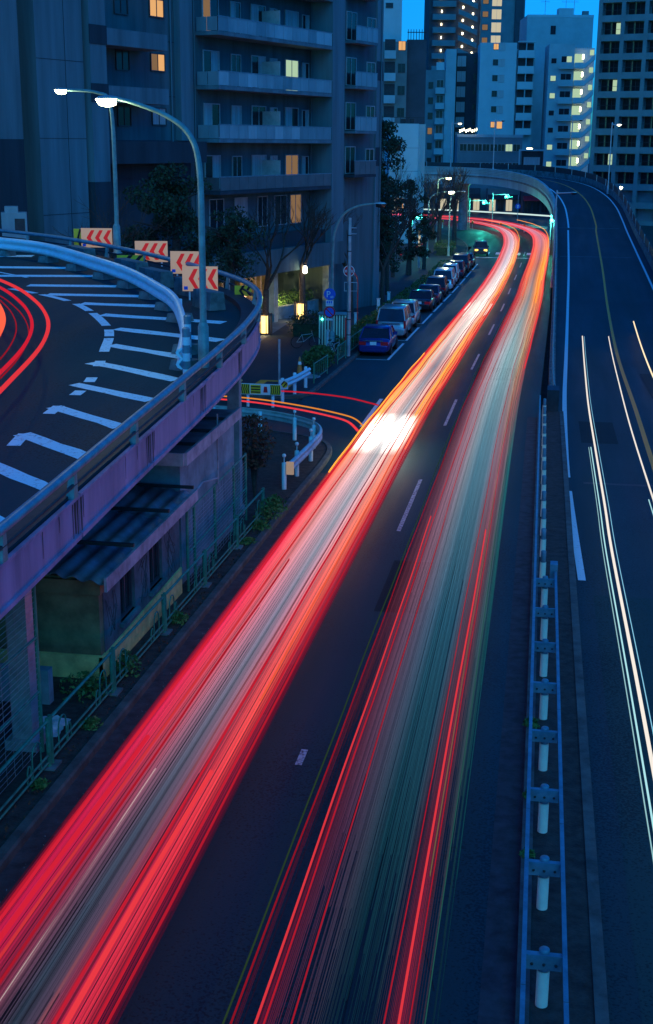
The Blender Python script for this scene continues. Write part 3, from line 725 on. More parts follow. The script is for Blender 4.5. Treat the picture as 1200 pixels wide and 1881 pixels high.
# green pedestrian guard fence with hoops
gf = thing('guard_fence', 'low green tube fence with hoops along the near kerb', 'fence', (-7.1, 17.6, g(17.6)+.12))
gy = [8.2, 11.35, 14.5, 17.62, 20.7, 23.95, 27.2, 30.42, 33.5]
for y in gy:
    for dy in (-.055, .055):
        b = MB(); b.tube([(-7.1,y+dy,g(y)+.1),(-7.1,y+dy,g(y)+.95)], .038, 8); b.build('post', M['green'], gf, True)
    b = MB(); b.box(-7.24,-6.98,y-.17,y+.17,g(y)+.1,g(y)+.15); b.build('footing', M['conc_d'], gf, True)
for a, c in zip(gy[:-1], gy[1:]):
    a += .1; c -= .1
    for h, r in ((.9,.028),(.34,.02),(.22,.02)):
        b = MB(); b.tube([(-7.1,a,g(a)+h),(-7.1,c,g(c)+h)], r, 6); b.build('rail', M['green'], gf, True)
    for c0, w, hh in ((a+.45,.34,.52),(c-.45,.34,.52),(a+.75,.16,.28),(c-.75,.16,.28)):
        pts = [(-7.1,c0-w/2,g(c0)+.22)]+[(-7.1,c0-w/2*cos(pi*k/8),g(c0)+.22+hh-.17+.17*sin(pi*k/8)) for k in range(9)]+[(-7.1,c0+w/2,g(c0)+.22)]
        b = MB(); b.tube(pts, .014, 5, False); b.build('hoop', M['green'], gf, True)

# foliage helpers
def leaf_quads(b, pts, size, rnd, mi=0):
    for (x, y, z) in pts:
        s = size*rnd.uniform(.6,1.4); u = Vector((rnd.gauss(0,1),rnd.gauss(0,1),rnd.gauss(0,1))).normalized()
        w = u.cross(Vector((rnd.gauss(0,1),rnd.gauss(0,1),rnd.gauss(0,1)))).normalized(); c = Vector((x,y,z))
        b.add([c-u*s, c+w*s*.5, c+u*s, c-w*s*.5], [(0,1,2,3)], mi)
def weed(x, y, n, r, h, label, m='weed', name='weed', cat='weed', base=.12, dens=1.0):
    rnd = random.Random(int(x*100+y*37)); o = thing(name, label, cat, (x, y, g(y)+base), 0, 'weeds along the near kerb')
    b = MB()
    for k in range(n):
        a = rnd.uniform(0,2*pi); rr = r*rnd.uniform(.3,1); hh = h*rnd.uniform(.5,1.1)
        b.tube([(0,0,0),(cos(a)*rr*.4,sin(a)*rr*.4,hh*.6),(cos(a)*rr,sin(a)*rr,hh)], [.006,.004,.002], 3, False)
    b.build('stems', M[m], o)
    b = MB(); pts = []
    for k in range(int(n*22*dens)):
        a = rnd.uniform(0,2*pi); q = rnd.random(); pts.append((cos(a)*r*q, sin(a)*r*q, h*rnd.uniform(.05,1)*(1-.5*q)))
    leaf_quads(b, pts, .045, rnd); b.build('leaves', M[m], o)
    return o
for (x, y, n, r, h, lab) in ((-7.55,20.6,14,.5,.4,'clump of green weeds at the shed corner behind the low fence'),(-7.15,21.6,12,.28,.5,'tall weed by the low fence post near the shed'),(-7.0,16.9,6,.14,.12,'tiny green weed at a fence footing near the left edge'),
        (-6.98,14.6,8,.18,.5,'dry tall weed at the lower left fence post'),(-7.0,24.6,9,.22,.3,'weed under the low fence in front of the second shed window'),(-6.95,30.9,8,.25,.15,'low weed at the base of the far green fence post'),(-7.0,19.2,7,.2,.16,'small weed on the kerb verge between two fence posts'),
        (-6.95,33.4,16,.4,.65,'tall ivy clump at the end of the green fence'),(-6.95,34.5,16,.35,.45,'green ivy clump hanging over the kerb near the corner'),(-6.93,32.3,10,.3,.3,'small ivy clump before the fence end')):
    weed(x, y, n, r, h, lab, 'weed')
# withered climbing bush at the end of the hut
bu = thing('withered_bush', 'dark withered bush hanging at the ramp column by the corner', 'bush', (-7.7, 35.2, g(35.2)+.12))
rnd = random.Random(5); b = MB()
for k in range(26):
    a = rnd.uniform(0,2*pi); rr = rnd.uniform(.15,.6)
    b.tube([(0,0,0),(cos(a)*.1,sin(a)*.1,1.0),(cos(a)*rr*.7,sin(a)*rr*.7,1.9+rnd.uniform(-.3,.3)),(cos(a)*rr,sin(a)*rr,1.4+rnd.uniform(-.4,.6))],[.02,.014,.008,.004],3,False)
b.build('stems', M['bark'], bu); b = MB(); pts = []
for k in range(900):
    a = rnd.uniform(0,2*pi); q = rnd.random()**.5; ph = rnd.uniform(-1,1); pts.append((cos(a)*.62*q*(1-ph*ph*.6), sin(a)*.62*q*(1-ph*ph*.6), 1.75+.75*ph))
leaf_quads(b, pts, .06, rnd); b.build('leaves', M['dry'], bu)
# dead leaves and grit on the verge: nobody could count them
b = MB(); rnd = random.Random(11); pts = [(rnd.choice([-6.98,-6.9,-7.25])+rnd.gauss(0,.09), y, g(y)+.135) for y in [rnd.uniform(10,36) for _ in range(700)]]
leaf_quads(b, pts, .028, rnd); o = b.build('leaf_litter', M['dry']); tag(o, 'scattered dead leaves along the near kerb verge', 'leaf litter', kind='stuff')
b = MB(); pts = [(-6.45+abs(rnd.gauss(0,.22)), y, g(y)+.012) for y in [rnd.uniform(10,40) for _ in range(420)]]
leaf_quads(b, pts, .014, rnd); o = b.build('road_grit', M['conc']); tag(o, 'pale grit lying along the road gutter', 'grit', kind='stuff')
# crumpled plastic sheet by the fence
rnd = random.Random(2); b = MB(); n = 9
vs = [(i*.09-.36+rnd.uniform(-.03,.03), j*.09-.36+rnd.uniform(-.03,.03), max(0.01, .16*rnd.random()*(1-(abs(i-4)+abs(j-4))/9))) for j in range(n) for i in range(n)]
b.add(vs, [(j*n+i, j*n+i+1, (j+1)*n+i+1, (j+1)*n+i) for j in range(n-1) for i in range(n-1)])
o = b.build('plastic_sheet', M['guard2'], loc=(-7.75,19.0,g(19)+.125)); tag(o, 'crumpled pale plastic sheet lying behind the low fence', 'litter')

# ---------------------------------------------------------------- corner guardrail and barriers
cg = thing('corner_guardrail', 'white guardrail bending round the near street corner', 'guardrail', (-7.0, 40, g(40)+.12))
CP = [(-7.05,36.9),(-7.0,38.8),(-6.97,41.0),(-7.02,42.3),(-7.35,43.6),(-8.1,44.7),(-9.6,45.8),(-11.4,46.3),(-13.6,46.5)]
cp = [(x, y, g(y)+.62) for x, y in lerp_path(CP, 8)]
b = MB(); b.sweep(cp, [(a*1.2, z*1.1) for a, z in WB], smooth=True); b.build('beam', M['guard2'], cg, True)
b = MB(); x, y = CP[0]; b.box(x-.06,x+.16,y-.04,y+.02,g(y)+.6,g(y)+.98); b.build('end_plate', M['chevback'], cg, True)  # end plate shares the chevron boards' added glow
for i, (x, y) in enumerate([(-7.1,37.0),(-7.06,38.85),(-7.03,41.2),(-7.3,43.3),(-8.2,44.6),(-9.65,45.6),(-11.5,46.15)]):
    b = MB(); b.lathe([(.07,.1),(.07,.92),(0,.93)], 12, (x-.1,y,g(y))); b.build('post', M['guard'], cg, True)
    if i < 5:
        b = MB(); b.tube([(x-.1,y,g(y)+.92),(x-.1,y,g(y)+1.1)], .016, 6); b.build('reflector_stem', M['guard'], cg, True)
        b = MB(); b.lathe([(0,-.06),(.045,-.045),(.062,0),(.045,.045),(0,.06)], 12, (x-.1,y,g(y)+1.14)); b.build('reflector', M['signwhite'], cg, True)
sg = thing('short_guardrail', 'short white guardrail ending at the promenade entry', 'guardrail', (-9.9, 54.8, g(54.8)+.12))
sp = [(x, y, g(y)+.66) for x, y in lerp_path([(-10.35,52.9),(-10.1,54.6),(-9.95,57.0)], 5)]
b = MB(); b.sweep(sp, [(a*1.2, z*1.1) for a, z in WB], smooth=True); b.build('beam', M['guard'], sg, True)
for (x, y) in ((-10.3,53.1),(-10.1,54.8),(-9.98,56.8)):
    b = MB(); b.lathe([(.075,0),(.075,1.05),(0,1.07)], 12, (x-.1,y,g(y))); b.build('post', M['guard'], sg, True)
b = MB(); b.box(-10.5,-10.12,52.82,52.9,g(53)+.64,g(53)+1.02); b.build('end_plate', M['guard'], sg, True)
b = MB(); b.lathe([(0,0),(.13,0),(.13,.01)], 16, (0,0,0)); o = b.build('reflector_disc', M['yellow'], sg); o.location = Vector((-10.25,52.8,g(53)+.84))-Vector(sg.location); o.rotation_euler.x = rad(90)
for k in range(2):
    b = MB(); b.box(-.12+k*.12,-.07+k*.12,-.004,.0,-.11,.11, rz=0); o = b.build('disc_stripe', M['black'], sg); o.location = Vector((-10.25,52.785,g(53)+.84))-Vector(sg.location); o.rotation_euler.y = rad(40)

bb = thing('barrier_board', 'black and yellow striped barrier board on two white posts', 'barrier', (-11.1, 51.9, g(51.9)))
for x in (-.52,.52):
    b = MB(); b.lathe([(.065,0),(.065,.8),(0,.82)], 12, (x,.08,0)); b.build('post', M['guard'], bb)
b = MB(); b.box(-.88,.88,-.03,.03,.52,.96); b.build('board', M['signwhite'], bb)
def stripes(x0, x1, mir, parent):
    b = MB(); b.box(x0,x1,-.036,-.031,.54,.94); b.build('yellow_field', M['yellow'], parent)
    n = 5; w = (x1-x0)/n
    for k in range(n):
        a = x0+k*w
        pts = [(a,.54),(a+w*.45,.54),(min(x1,a+w*1.0),.74),(a+w*.45,.94),(a,.94),(min(x1,a+w*.55),.74)]
        if mir: pts = [(x0+x1-p, q) for p, q in pts][::-1]
        b = MB(); b.prism([(p,-.042,q) for p, q in pts], (0,.004,0)); b.build('black_chevron', M['black'], parent)
stripes(-.86,-.42,True,bb); stripes(.44,.86,False,bb)
b = MB(); b.box(-.38,.04,-.036,-.031,.56,.92); b.build('notice', M['yellow'], bb)
for k in range(3):
    b = MB(); b.box(-.36,.02,-.042,-.038,.6+k*.11,.65+k*.11); b.build('notice_line', M['black'], bb)
b = MB(); b.prism([(.15,-.04,.62),(.33,-.04,.62),(.30,-.04,.86),(.18,-.04,.86)], (0,.006,0)); b.build('red_mark', M['red'], bb)
rp_ = thing('red_post', 'thin rusty red sign pole behind the striped barrier', 'pole', (-10.95, 55.2, g(55.2)+.12))
b = MB(); b.tube([(0,0,0),(0,0,2.3)], .05, 8); b.build('pole', M['board'], rp_)
b = MB(); b.lathe([(.11,0),(.09,.08),(.05,.1)], 10); b.build('foot', M['rust'], rp_)
ym = thing('corner_mirror', 'yellow hooded disc on a black post at the side street', 'mirror', (-11.35, 48.4, g(48.4)))
b = MB(); b.tube([(0,0,0),(0,0,1.35)], .05, 8); b.build('pole', M['dark'], ym)
b = MB(); b.lathe([(0,.06),(.45,.05),(.62,0),(.6,-.02),(0,.0)], 20, (-.35,.2,1.55)); b.build('disc', M['yellow'], ym)
b = MB(); b.box(-.45,.1,.15,.22,1.32,1.55); b.build('bracket', M['dark'], ym)

# ---------------------------------------------------------------- hedge, cone, kerb fence
def hedge(x0, x1, y0, y1, h, label, n=2200, m='hedge', z0=.12):
    rnd = random.Random(int(abs(x0*31+y0*17))); o = thing('hedge', label, 'hedge', ((x0+x1)/2,(y0+y1)/2,g((y0+y1)/2)+z0), 0, 'clipped hedges along the parking bays')
    cx, cy = (x0+x1)/2, (y0+y1)/2; b = MB(); pts = []
    for k in range(n):
        x = rnd.uniform(x0,x1)-cx; y = rnd.uniform(y0,y1)-cy; t = rnd.random()**.5
        e = 1-.25*max(abs(x)/((x1-x0)/2), abs(y)/((y1-y0)/2))**6
        pts.append((x+rnd.gauss(0,.04), y+rnd.gauss(0,.04), h*t*e*(1+.12*sin(y*2.1+x*3))+g(cy+y)-g(cy)))
    leaf_quads(b, pts, .075, rnd); b.build('foliage', M[m], o)
    b = MB(); b.box(-(x1-x0)*.36,(x1-x0)*.36,-(y1-y0)*.42,(y1-y0)*.42,-.15,h*.62); b.build('inner_twigs', M['leaf'], o)
    return o
hedge(-11.15,-9.95,61.6,64.6,.95,'bright clipped hedge beside the traffic cone')
for (y0, y1, lab) in ((69.5,76.5,'low hedge beside the blue parked car'),(77.5,86,'low hedge beside the silver minivan'),(87,97,'low hedge beside the dark sedan pair'),(98,110,'low hedge beside the dark wagon'),(111,126,'low hedge beside the white cars'),(128,146,'low hedge beside the farthest parked cars')):
    hedge(road_l(y0)-1.5, road_l(y0)-.3, y0, y1, .62, lab, 1500)
hedge(-12.8,-10.4,158,163,1.5,'rounded yellow green shrub near the junction', 1400)
hedge(-14.6,-12.4,76,79,1.3,'round dark shrub on the promenade by the lit tree tubs', 1200, 'leaf')
hedge(-17.0,-15.2,100,108,1.2,'dark shrub row beyond the fire hydrant sign', 1200, 'leaf')
tc_ = thing('traffic_cone', 'orange traffic cone in front of the bright hedge', 'traffic cone', (-11.15, 61.2, g(61.2)+.125))
b = MB(); b.box(-.19,.19,-.19,.19,0,.035); b.build('base', M['black'], tc_)
b = MB(); b.lathe([(.14,.03),(.09,.42)], 16); b.lathe([(.07,.56),(.03,.78),(0,.79)], 16); b.build('cone', M['cone'], tc_)
b = MB(); b.lathe([(.09,.42),(.07,.56)], 16); b.build('band', M['signwhite'], tc_)
def kerb_fence(x0, y0, x1, y1, label):
    o = thing('kerb_fence', label, 'fence', (x0, y0, g(y0)+.12), 0, 'short green kerb fences')
    for t in (0,1):
        x, y = x0+(x1-x0)*t, y0+(y1-y0)*t; b = MB(); b.tube([(x,y,g(y)+.1),(x,y,g(y)+1.05)], .035, 8); b.build('post', M['green'], o, True)
    for h in (.3,1.0):
        b = MB(); b.tube([(x0,y0,g(y0)+h),(x1,y1,g(y1)+h)], .025, 6); b.build('rail', M['green'], o, True)
    for k in range(1,7):
        t = k/7; x, y = x0+(x1-x0)*t, y0+(y1-y0)*t; b = MB(); b.tube([(x,y,g(y)+.3),(x,y,g(y)+1.0)], .012, 5, False); b.build('bar', M['green'], o, True)
kerb_fence(-9.95,58.2,-9.85,61.4,'short green kerb fence in front of the bright hedge')
kerb_fence(-9.9,64.9,-9.85,67.3,'short green kerb fence left of the blue parked car')
kerb_fence(-9.85,68.4,-9.8,74.5,'low green kerb fence behind the blue parked car')

# ---------------------------------------------------------------- signs and poles on the promenade
def text_mesh(name, body, size, m, parent, loc, rot=(pi/2,0,0), ext=.004):
    cu = bpy.data.curves.new(name+'_curve', 'FONT'); cu.body = body; cu.size = size; cu.align_x = 'CENTER'; cu.align_y = 'CENTER'; cu.extrude = ext
    tmp = bpy.data.objects.new(name+'_tmp', cu); COL.objects.link(tmp)
    bpy.context.view_layer.update()
    me = bpy.data.meshes.new_from_object(tmp.evaluated_get(bpy.context.evaluated_depsgraph_get()))
    bpy.data.objects.remove(tmp); bpy.data.curves.remove(cu)
    me.materials.clear(); me.materials.append(m); me.name = name
    o = link(name, me, parent, loc); o.rotation_euler = rot; return o
def disc(b, r, y0, y1, c, n=28):
    p0 = [(c[0]+r*cos(2*pi*k/n), y0, c[1]+r*sin(2*pi*k/n)) for k in range(n)]
    return b.prism(p0, (0, y1-y0, 0))
pk = thing('parking_sign', 'blue parking disc above a no parking disc on a tall lamp pole', 'road sign', (-11.08, 69.75, g(69.8)+.12), rad(4))
zb = g(69.8)+.12
def rel(z): return z-zb
b = MB(); disc(b, .31, -.14, -.12, (0, rel(1.15))); b.build('parking_disc', M['blue'], pk)
text_mesh('letter_p', 'P', .46, M['signwhite'], pk, (-.07,-.146,rel(1.13)))
text_mesh('number', '60', .17, M['signwhite'], pk, (.12,-.146,rel(1.0)))
b = MB(); b.box(-.2,.2,-.14,-.12,rel(.52),rel(.82)); b.build('hours_plate', M['signwhite'], pk)
for k in range(3):
    b = MB(); b.box(-.16+k*.11,-.08+k*.11,-.146,-.142,rel(.66),rel(.79)); b.build('plate_figure', M['blue'], pk)
b = MB(); b.box(-.17,.17,-.146,-.142,rel(.58),rel(.60)); b.build('plate_line', M['blue'], pk)
b = MB(); disc(b, .31, -.14, -.12, (0, rel(.2))); b.build('no_parking_rim', M['red'], pk)
b = MB(); disc(b, .235, -.147, -.141, (0, rel(.2))); b.build('no_parking_field', M['blue'], pk)
b = MB(); b.box(-.27,.27,-.153,-.148,rel(.2)-.03,rel(.2)+.03); o = b.build('slash', M['red'], pk)
o.data.transform(Matrix.Translation((0,0,rel(.2))) @ Matrix.Rotation(rad(45),4,'Y') @ Matrix.Translation((0,0,-rel(.2))))
b = MB(); b.box(-.17,.17,-.14,-.12,rel(-.24),rel(-.14)); b.build('lower_plate', M['signwhite'], pk)
for z in (1.15,.2,.67):
    b = MB(); b.box(-.1,.1,-.12,.09,rel(z)-.02,rel(z)+.02); b.build('clamp', M['steel'], pk)
street_lamp((-11.0,69.95,g(69.95)+.12), [(0,0,0),(0,0,3),(0.02,0,5.2),(.12,0,6.3),(.55,0,7.2),(1.3,0,7.65),(2.2,0,7.8)], .10, .05, (1,0), 'unlit tall street lamp bending over the parking sign', False, 0)
fh = thing('hydrant_sign', 'round red fire hydrant sign with white writing behind the utility pole', 'road sign', (-11.45, 80, g(80)+.12), rad(6))
z0 = g(80)+.12
b = MB(); b.tube([(.45,0,0),(.45,0,2.9),(.4,0,3.3),(.2,0,3.6)], .035, 8); b.build('pole', M['red'], fh)
b = MB(); disc(b, .34, -.03, 0, (-.1,1.42-z0)); b.build('rim', M['signwhite'], fh)
b = MB(); disc(b, .30, -.036, -.03, (-.1,1.42-z0)); b.build('disc', M['red'], fh)
text_mesh('writing', '消火栓', .19, M['signwhite'], fh, (-.1,-.042,1.40-z0))
b = MB()
for (x0,x1,z1,z2) in ((-.38,.42,.72,.76),(-.38,.42,.2,.24),(-.38,-.34,.24,.72),(.38,.42,.24,.72)): b.box(x0,x1,-.03,0,z1-z0,z2-z0)
b.build('empty_frame', M['steel'], fh)
up = thing('utility_pole', 'slim grey utility pole beside the blue parked car', 'pole', (-9.83, 68.2, g(68.2)+.12))
b = MB(); b.tube([(0,0,0),(0,0,7.1)], [.11,.085], 12); b.build('pole', M['steel'], up)
for z in (1.1,1.9,2.3,6.2,5.4):
    b = MB(); b.lathe([(.115,z),(.115,z+.05)], 12); b.build('band', M['dark'], up)
b = MB(); b.box(-.19,-.12,-.06,.06,.2,2.0); b.build('red_guard', M['red'], up)
for k in range(2):
    b = MB(); b.tube([(0,0,6.6-k*.3),(.35,0,6.6-k*.3)], .03, 6); b.build('arm', M['steel'], up)
# slatted enclosure with bins and bicycles
be = thing('slatted_enclosure', 'pale slatted cupboard behind the no parking sign', 'enclosure', (-11.3, 72.6, g(72.6)+.12))
b = MB(); b.box(-.75,.75,-.3,.3,.05,1.75); b.build('back_box', M['dark'], be)
b = MB(); b.box(-.85,.85,-.42,.4,1.75,1.83); b.build('roof', M['conc'], be)
for k in range(10):
    b = MB(); b.box(-.78+k*.16,-.70+k*.16,-.38,-.34,.05,1.72); b.build('slat', M['pale'], be)
b = MB(); disc(b, .05, -.41, -.385, (-.6,1.5), 12); b.build('pilot_lamp', M['gosignal'], be)
def bicycle(x, y, rz, label):
    o = thing('bicycle', label, 'bicycle', (x, y, g(y)+.125), rz, 'bicycles beside the utility pole')
    for wx in (-.5,.5):
        b = MB(); b.tube([(wx+.32*cos(2*pi*k/20),0,.33+.32*sin(2*pi*k/20)) for k in range(21)], .018, 5, False); w = b.build('wheel', M['black'], o)
        b = MB()
        for k in range(6): b.tube([(wx,0,.33),(wx+.31*cos(pi*k/3),0,.33+.31*sin(pi*k/3))], .003, 3, False)
        b.build('spokes', M['chrome'], w)
    b = MB()
    for p, q in (((-.5,.33),(-.12,.35)),((-.12,.35),(-.22,.78)),((-.22,.72),(.34,.78)),((-.12,.35),(.34,.70)),((.5,.33),(.32,.92)),((-.5,.33),(-.22,.72))): b.tube([(p[0],0,p[1]),(q[0],0,q[1])], .016, 6)
    b.build('frame', M['steel'], o)
    b = MB(); b.box(-.34,-.12,-.07,.07,.80,.85); b.build('saddle', M['black'], o)
    b = MB(); b.tube([(.3,-.27,.96),(.34,-.1,.95),(.34,.1,.95),(.3,.27,.96)], .013, 6); b.build('handlebar', M['chrome'], o)
bicycle(-10.35,67.3,rad(70),'bicycle parked against the kerb fence nearest the utility pole')
bicycle(-10.75,68.3,rad(80),'bicycle parked left of the other by the utility pole')
bicycle(-12.6,71.0,rad(20),'dark bicycle left of the slatted cupboard')
# small square bollards between hedge and path
for i, (y) in enumerate((71.5,82,93,99)):
    o = thing('bollard', ['pale bollard beside the blue parked car','pale bollard behind the silver minivan','pale bollard beside the two dark sedans','pale bollard beside the dark wagon'][i], 'bollard', (road_l(y)-1.75, y, g(y)+.12), 0, 'pale bollards along the hedge')
    b = MB(); b.frust((-.11,.11,-.07,.07),(-.1,.1,-.06,.06),0,.92); b.build('body', M['guard'], o)
    b = MB(); b.box(-.13,.13,-.09,.09,.92,.98); b.build('cap', M['guard2'], o)
# ================================================================== MEDIAN GUARD RAIL
mr = thing('median_guardrail', 'blue grey twin rail barrier with cream posts on the median', 'guardrail', (0.4, 12, g(12)+.12))
my = [10.75+2.045*k for k in range(-2, 21)]
lr = [(0.18, y, g(y)+.74) for y in yr(4, 52.6, 2)]
LRP = [(-.026,0),(.026,0),(.026,.07),(-.026,.07)]
for i in range(0, len(lr)-1, 2):
    b = MB(); sgm = lr[i:i+3]; b.sweep(shrink(sgm, .008), LRP); b.build('left_rail', M['railpaint'], mr, True)
rr_ = [(0.62, y, g(y)+.74) for y in yr(4, 27.6, 2)]
for i in range(0, len(rr_)-1, 2):
    b = MB(); b.sweep(shrink(rr_[i:i+3], .008), LRP); b.build('right_rail', M['railpaint'], mr, True)
for i, y in enumerate(my):
    if y > 52: break
    b = MB(); b.lathe([(.07,.1),(.07,.56)], 14, (.40 if y < 28 else .36,y,g(y))); b.build('reflective_post', M['pale'], mr, True)
    b = MB(); b.lathe([(.06,.56),(.06,.81),(.05,.825),(0,.83)], 14, (.40 if y < 28 else .36,y,g(y))); b.build('post_cap', M['railpaint'], mr, True)
    if y < 28:
        b = MB(); b.box(.206,.594,y-.09,y+.0,g(y)+.75,g(y)+.78); b.box(.206,.594,y-.105,y-.091,g(y)+.62,g(y)+.80); b.build('bracket', M['railpaint'], mr, True)
        for xx in (.27,.40,.53):
            b = MB(); b.lathe([(.018,0),(.014,.012),(0,.014)], 8); o = b.build('bolt', M['dark'], mr); o.location = Vector((xx,y-.108,g(y)+.69))-Vector(mr.location); o.rotation_euler.x = rad(90)
b = MB(); b.box(.50,.66,27.62,27.9,g(27.7)+.6,g(27.7)+.95); b.build('end_cap', M['railpaint'], mr, True)
for (x, y, n, r, h, lab) in ((.62,11.25,12,.22,.28,'green weed sprouting at the nearest median post'),(.2,16.1,5,.1,.12,'tiny weed at the left foot of the median rail'),(.2,20.6,7,.14,.15,'small weeds on the left side of the median, farther'),(.22,17.9,6,.12,.14,'small weeds on the left side of the median, nearer')):
    weed(x, y, n, r, h, lab, 'weed')

# ================================================================== PARKED CARS
def carpaint(name, c, rough=.28): return mat(name, c, rough, metal=.35, var=.06, scale=1.0, coat=.8)
PAINT = dict(blue=carpaint('paint_blue',(.02,.035,.22)), silver=carpaint('paint_silver',(.42,.44,.45)), grey=carpaint('paint_grey',(.10,.11,.12)), black=carpaint('paint_black',(.012,.013,.016)),
             white=carpaint('paint_white',(.72,.73,.73)), navy=carpaint('paint_navy',(.02,.03,.07)), taxi=carpaint('paint_dark_green',(.02,.05,.045)))
M['headlit'] = emit('lit_marker_amber', (1.0,.45,.06), 5.0)
KINDS = dict(
 sedan=dict(L=4.6,W=1.76,zb=.90,st=[(-2.3,.55,.82),(-2.26,.84,.90),(-1.6,.92,.98),(-.6,.93,1),(.7,.92,1),(1.0,.90,.99),(1.9,.80,.95),(2.25,.66,.85),(2.3,.5,.78)],cab=((-1.75,1.15),(-1.0,.35),1.44)),
 van=dict(L=4.75,W=1.78,zb=1.08,st=[(-2.37,.55,.90),(-2.34,1.0,.95),(-1.8,1.08,1),(0,1.08,1),(1.2,1.05,1),(1.7,.98,.97),(2.25,.84,.9),(2.37,.6,.82)],cab=((-2.3,1.75),(-2.08,.65),1.82)),
 wagon=dict(L=4.2,W=1.72,zb=.98,st=[(-2.1,.55,.86),(-2.06,.92,.93),(-1.5,.98,1),(0,.98,1),(1.0,.96,1),(1.35,.93,.97),(1.95,.78,.9),(2.1,.55,.8)],cab=((-2.0,1.3),(-1.65,.35),1.62)),
 kei=dict(L=3.4,W=1.48,zb=1.0,st=[(-1.7,.55,.92),(-1.67,.96,.96),(-1.2,1.0,1),(0,1.0,1),(.9,.98,1),(1.2,.93,.97),(1.6,.82,.92),(1.7,.6,.85)],cab=((-1.64,1.2),(-1.48,.5),1.78)))
def make_car(kind, paint, x, y, rz, label, lit_front=False, group='cars parked along the kerb', name='parked_car'):
    K = KINDS[kind]; hw = K['W']/2; P = PAINT[paint]
    c = thing(name, label, 'car', (x, y, g(y)), rz, group)
    tilt = -atan2(.0295, 1) if y < 110 else 0
    c.rotation_euler = (tilt*cos(rz), 0, rz)
    # lower body as a loft
    b = MB(); vs = []; n = 12
    for (yy, zt, wf) in K['st']:
        w = hw*wf; zl = .24
        half = [(w*.86, zl), (w*.97, zl+.1), (w, .5*(zl+zt)), (w*.985, zt-.09), (w*.93, zt-.01), (w*.5, zt+.012)]
        ring = half + [(-a, z) for a, z in half[::-1]]
        vs += [(a, yy, z) for a, z in ring]
    ns = len(K['st'])
    fs = [(i*n+k, i*n+(k+1)%n, (i+1)*n+(k+1)%n, (i+1)*n+k) for i in range(ns-1) for k in range(n)]
    b.add(vs, fs, 0, True); b.add(vs[:n][::-1], [tuple(range(n))]); b.add(vs[-n:], [tuple(range(n))]); b.build('body', P, c)
    (r0, f0), (r1, f1), zr_ = K['cab']; zb = K['zb']-.04; wb, wt = hw*.93, hw*.78
    b = MB(); b.frust((-wb,wb,r0,f0),(-wt,wt,r1,f1),zb,zr_-.05); b.build('window_glass', M['glass_d'], c)
    # roof, rounded
    b = MB(); prof = [(1.01,-.06),(1.0,-.02),(.9,.02),(.6,.045)]
    vs = []; cy_, hl = (r1+f1)/2, (f1-r1)/2
    for s_, dz in prof:
        vs += [(-wt*s_,cy_-hl*(.06+.94*s_)-.02,zr_+dz),(wt*s_,cy_-hl*(.06+.94*s_)-.02,zr_+dz),(wt*s_,cy_+hl*s_,zr_+dz),(-wt*s_,cy_+hl*s_,zr_+dz)]
    fs = [(i*4+k, i*4+(k+1)%4, (i+1)*4+(k+1)%4, (i+1)*4+k) for i in range(3) for k in range(4)]+[(12,13,14,15)]
    b.add(vs, fs, 0, True); b.build('roof', P, c)
    for sx in (-1,1):
        for (ya, yb) in ((r0,r1),(f0,f1),((r0+f0)*.5-.1,(r1+f1)*.5-.05)):
            b = MB(); b.tube([(sx*wb*1.0,ya,zb),(sx*wt*1.0,yb,zr_-.03)], .045, 5); b.build('pillar', P, c)
        b = MB(); b.box(sx*hw*.98-.1,sx*hw*.98+.1,f0-.55,f0-.42,zb+.02,zb+.2); b.build('mirror', P, c)
        rear = K['st'][1][0]; zt = K['st'][1][1]; wr = hw*K['st'][1][2]
        # tail lights
        if kind in ('van','kei'): b = MB(); b.box(sx*wr*.97-.06,sx*wr*.97+.055,rear-.035,rear+.22,zt-.35,zt+.1)
        else: b = MB(); b.box(sx*wr*.74-.19,sx*wr*.74+.20,rear-.05,rear+.12,zt-.24,zt-.05)
        b.build('tail_light', M['taillens'], c)
        b = MB(); b.box(sx*wr*.7-.12,sx*wr*.7+.12,rear-.075,rear-.03,.38,.45); b.build('reflector', M['taillens'], c)
        fy = K['st'][-2][0]; fz = K['st'][-2][1]; b = MB(); b.box(sx*hw*.62-.2,sx*hw*.62+.17,fy-.12,fy+.09,fz-.14,fz+.02); b.build('headlight', M['headlit'] if lit_front else M['signwhite'], c)
        for wy in (-K['L']*.29, K['L']*.30):
            b = MB(); b.lathe([(.2,-.11),(.31,-.11),(.325,-.07),(.325,.07),(.31,.11),(.2,.11)], 20); w = b.build('wheel', M['black'], c)
            w.location = (sx*(hw-.1), wy, .32); w.rotation_euler.y = rad(90)
            b = MB(); b.lathe([(0,.1),(.05,.105),(.19,.085),(.21,.1)], 14); b.lathe([(0,-.1),(.05,-.105),(.19,-.085),(.21,-.1)], 14)
            b.build('rim', M['chrome'], w)
    rear = K['st'][0][0]
    b = MB(); b.box(-.17,.17,rear-.045,rear-.005,.62,.79); b.build('number_plate', M['signwhite'], c)
    b = MB(); b.box(-hw*.8,hw*.8,rear-.06,rear+.1,.30,.50); b.build('rear_bumper', P, c)
    b = MB(); b.box(-hw*.6,hw*.6,rear-.03,rear+.02,.82 if kind=='sedan' else .9,.86 if kind=='sedan' else .95); b.build('trim', M['chrome'], c)
    fr = K['st'][-1][0]; b = MB(); b.box(-.5,.5,fr-.02,fr+.03,.36,.52); b.build('grille', M['dark'], c)
    return c
cx = lambda y: bay_x(y)-1.0
make_car('sedan','blue',cx(71.5)+.05,71.5,0,'dark blue sedan, nearest car in the parked row')
make_car('van','silver',cx(79.6)-.0,79.9,0,'silver grey minivan parked ahead of the blue sedan')
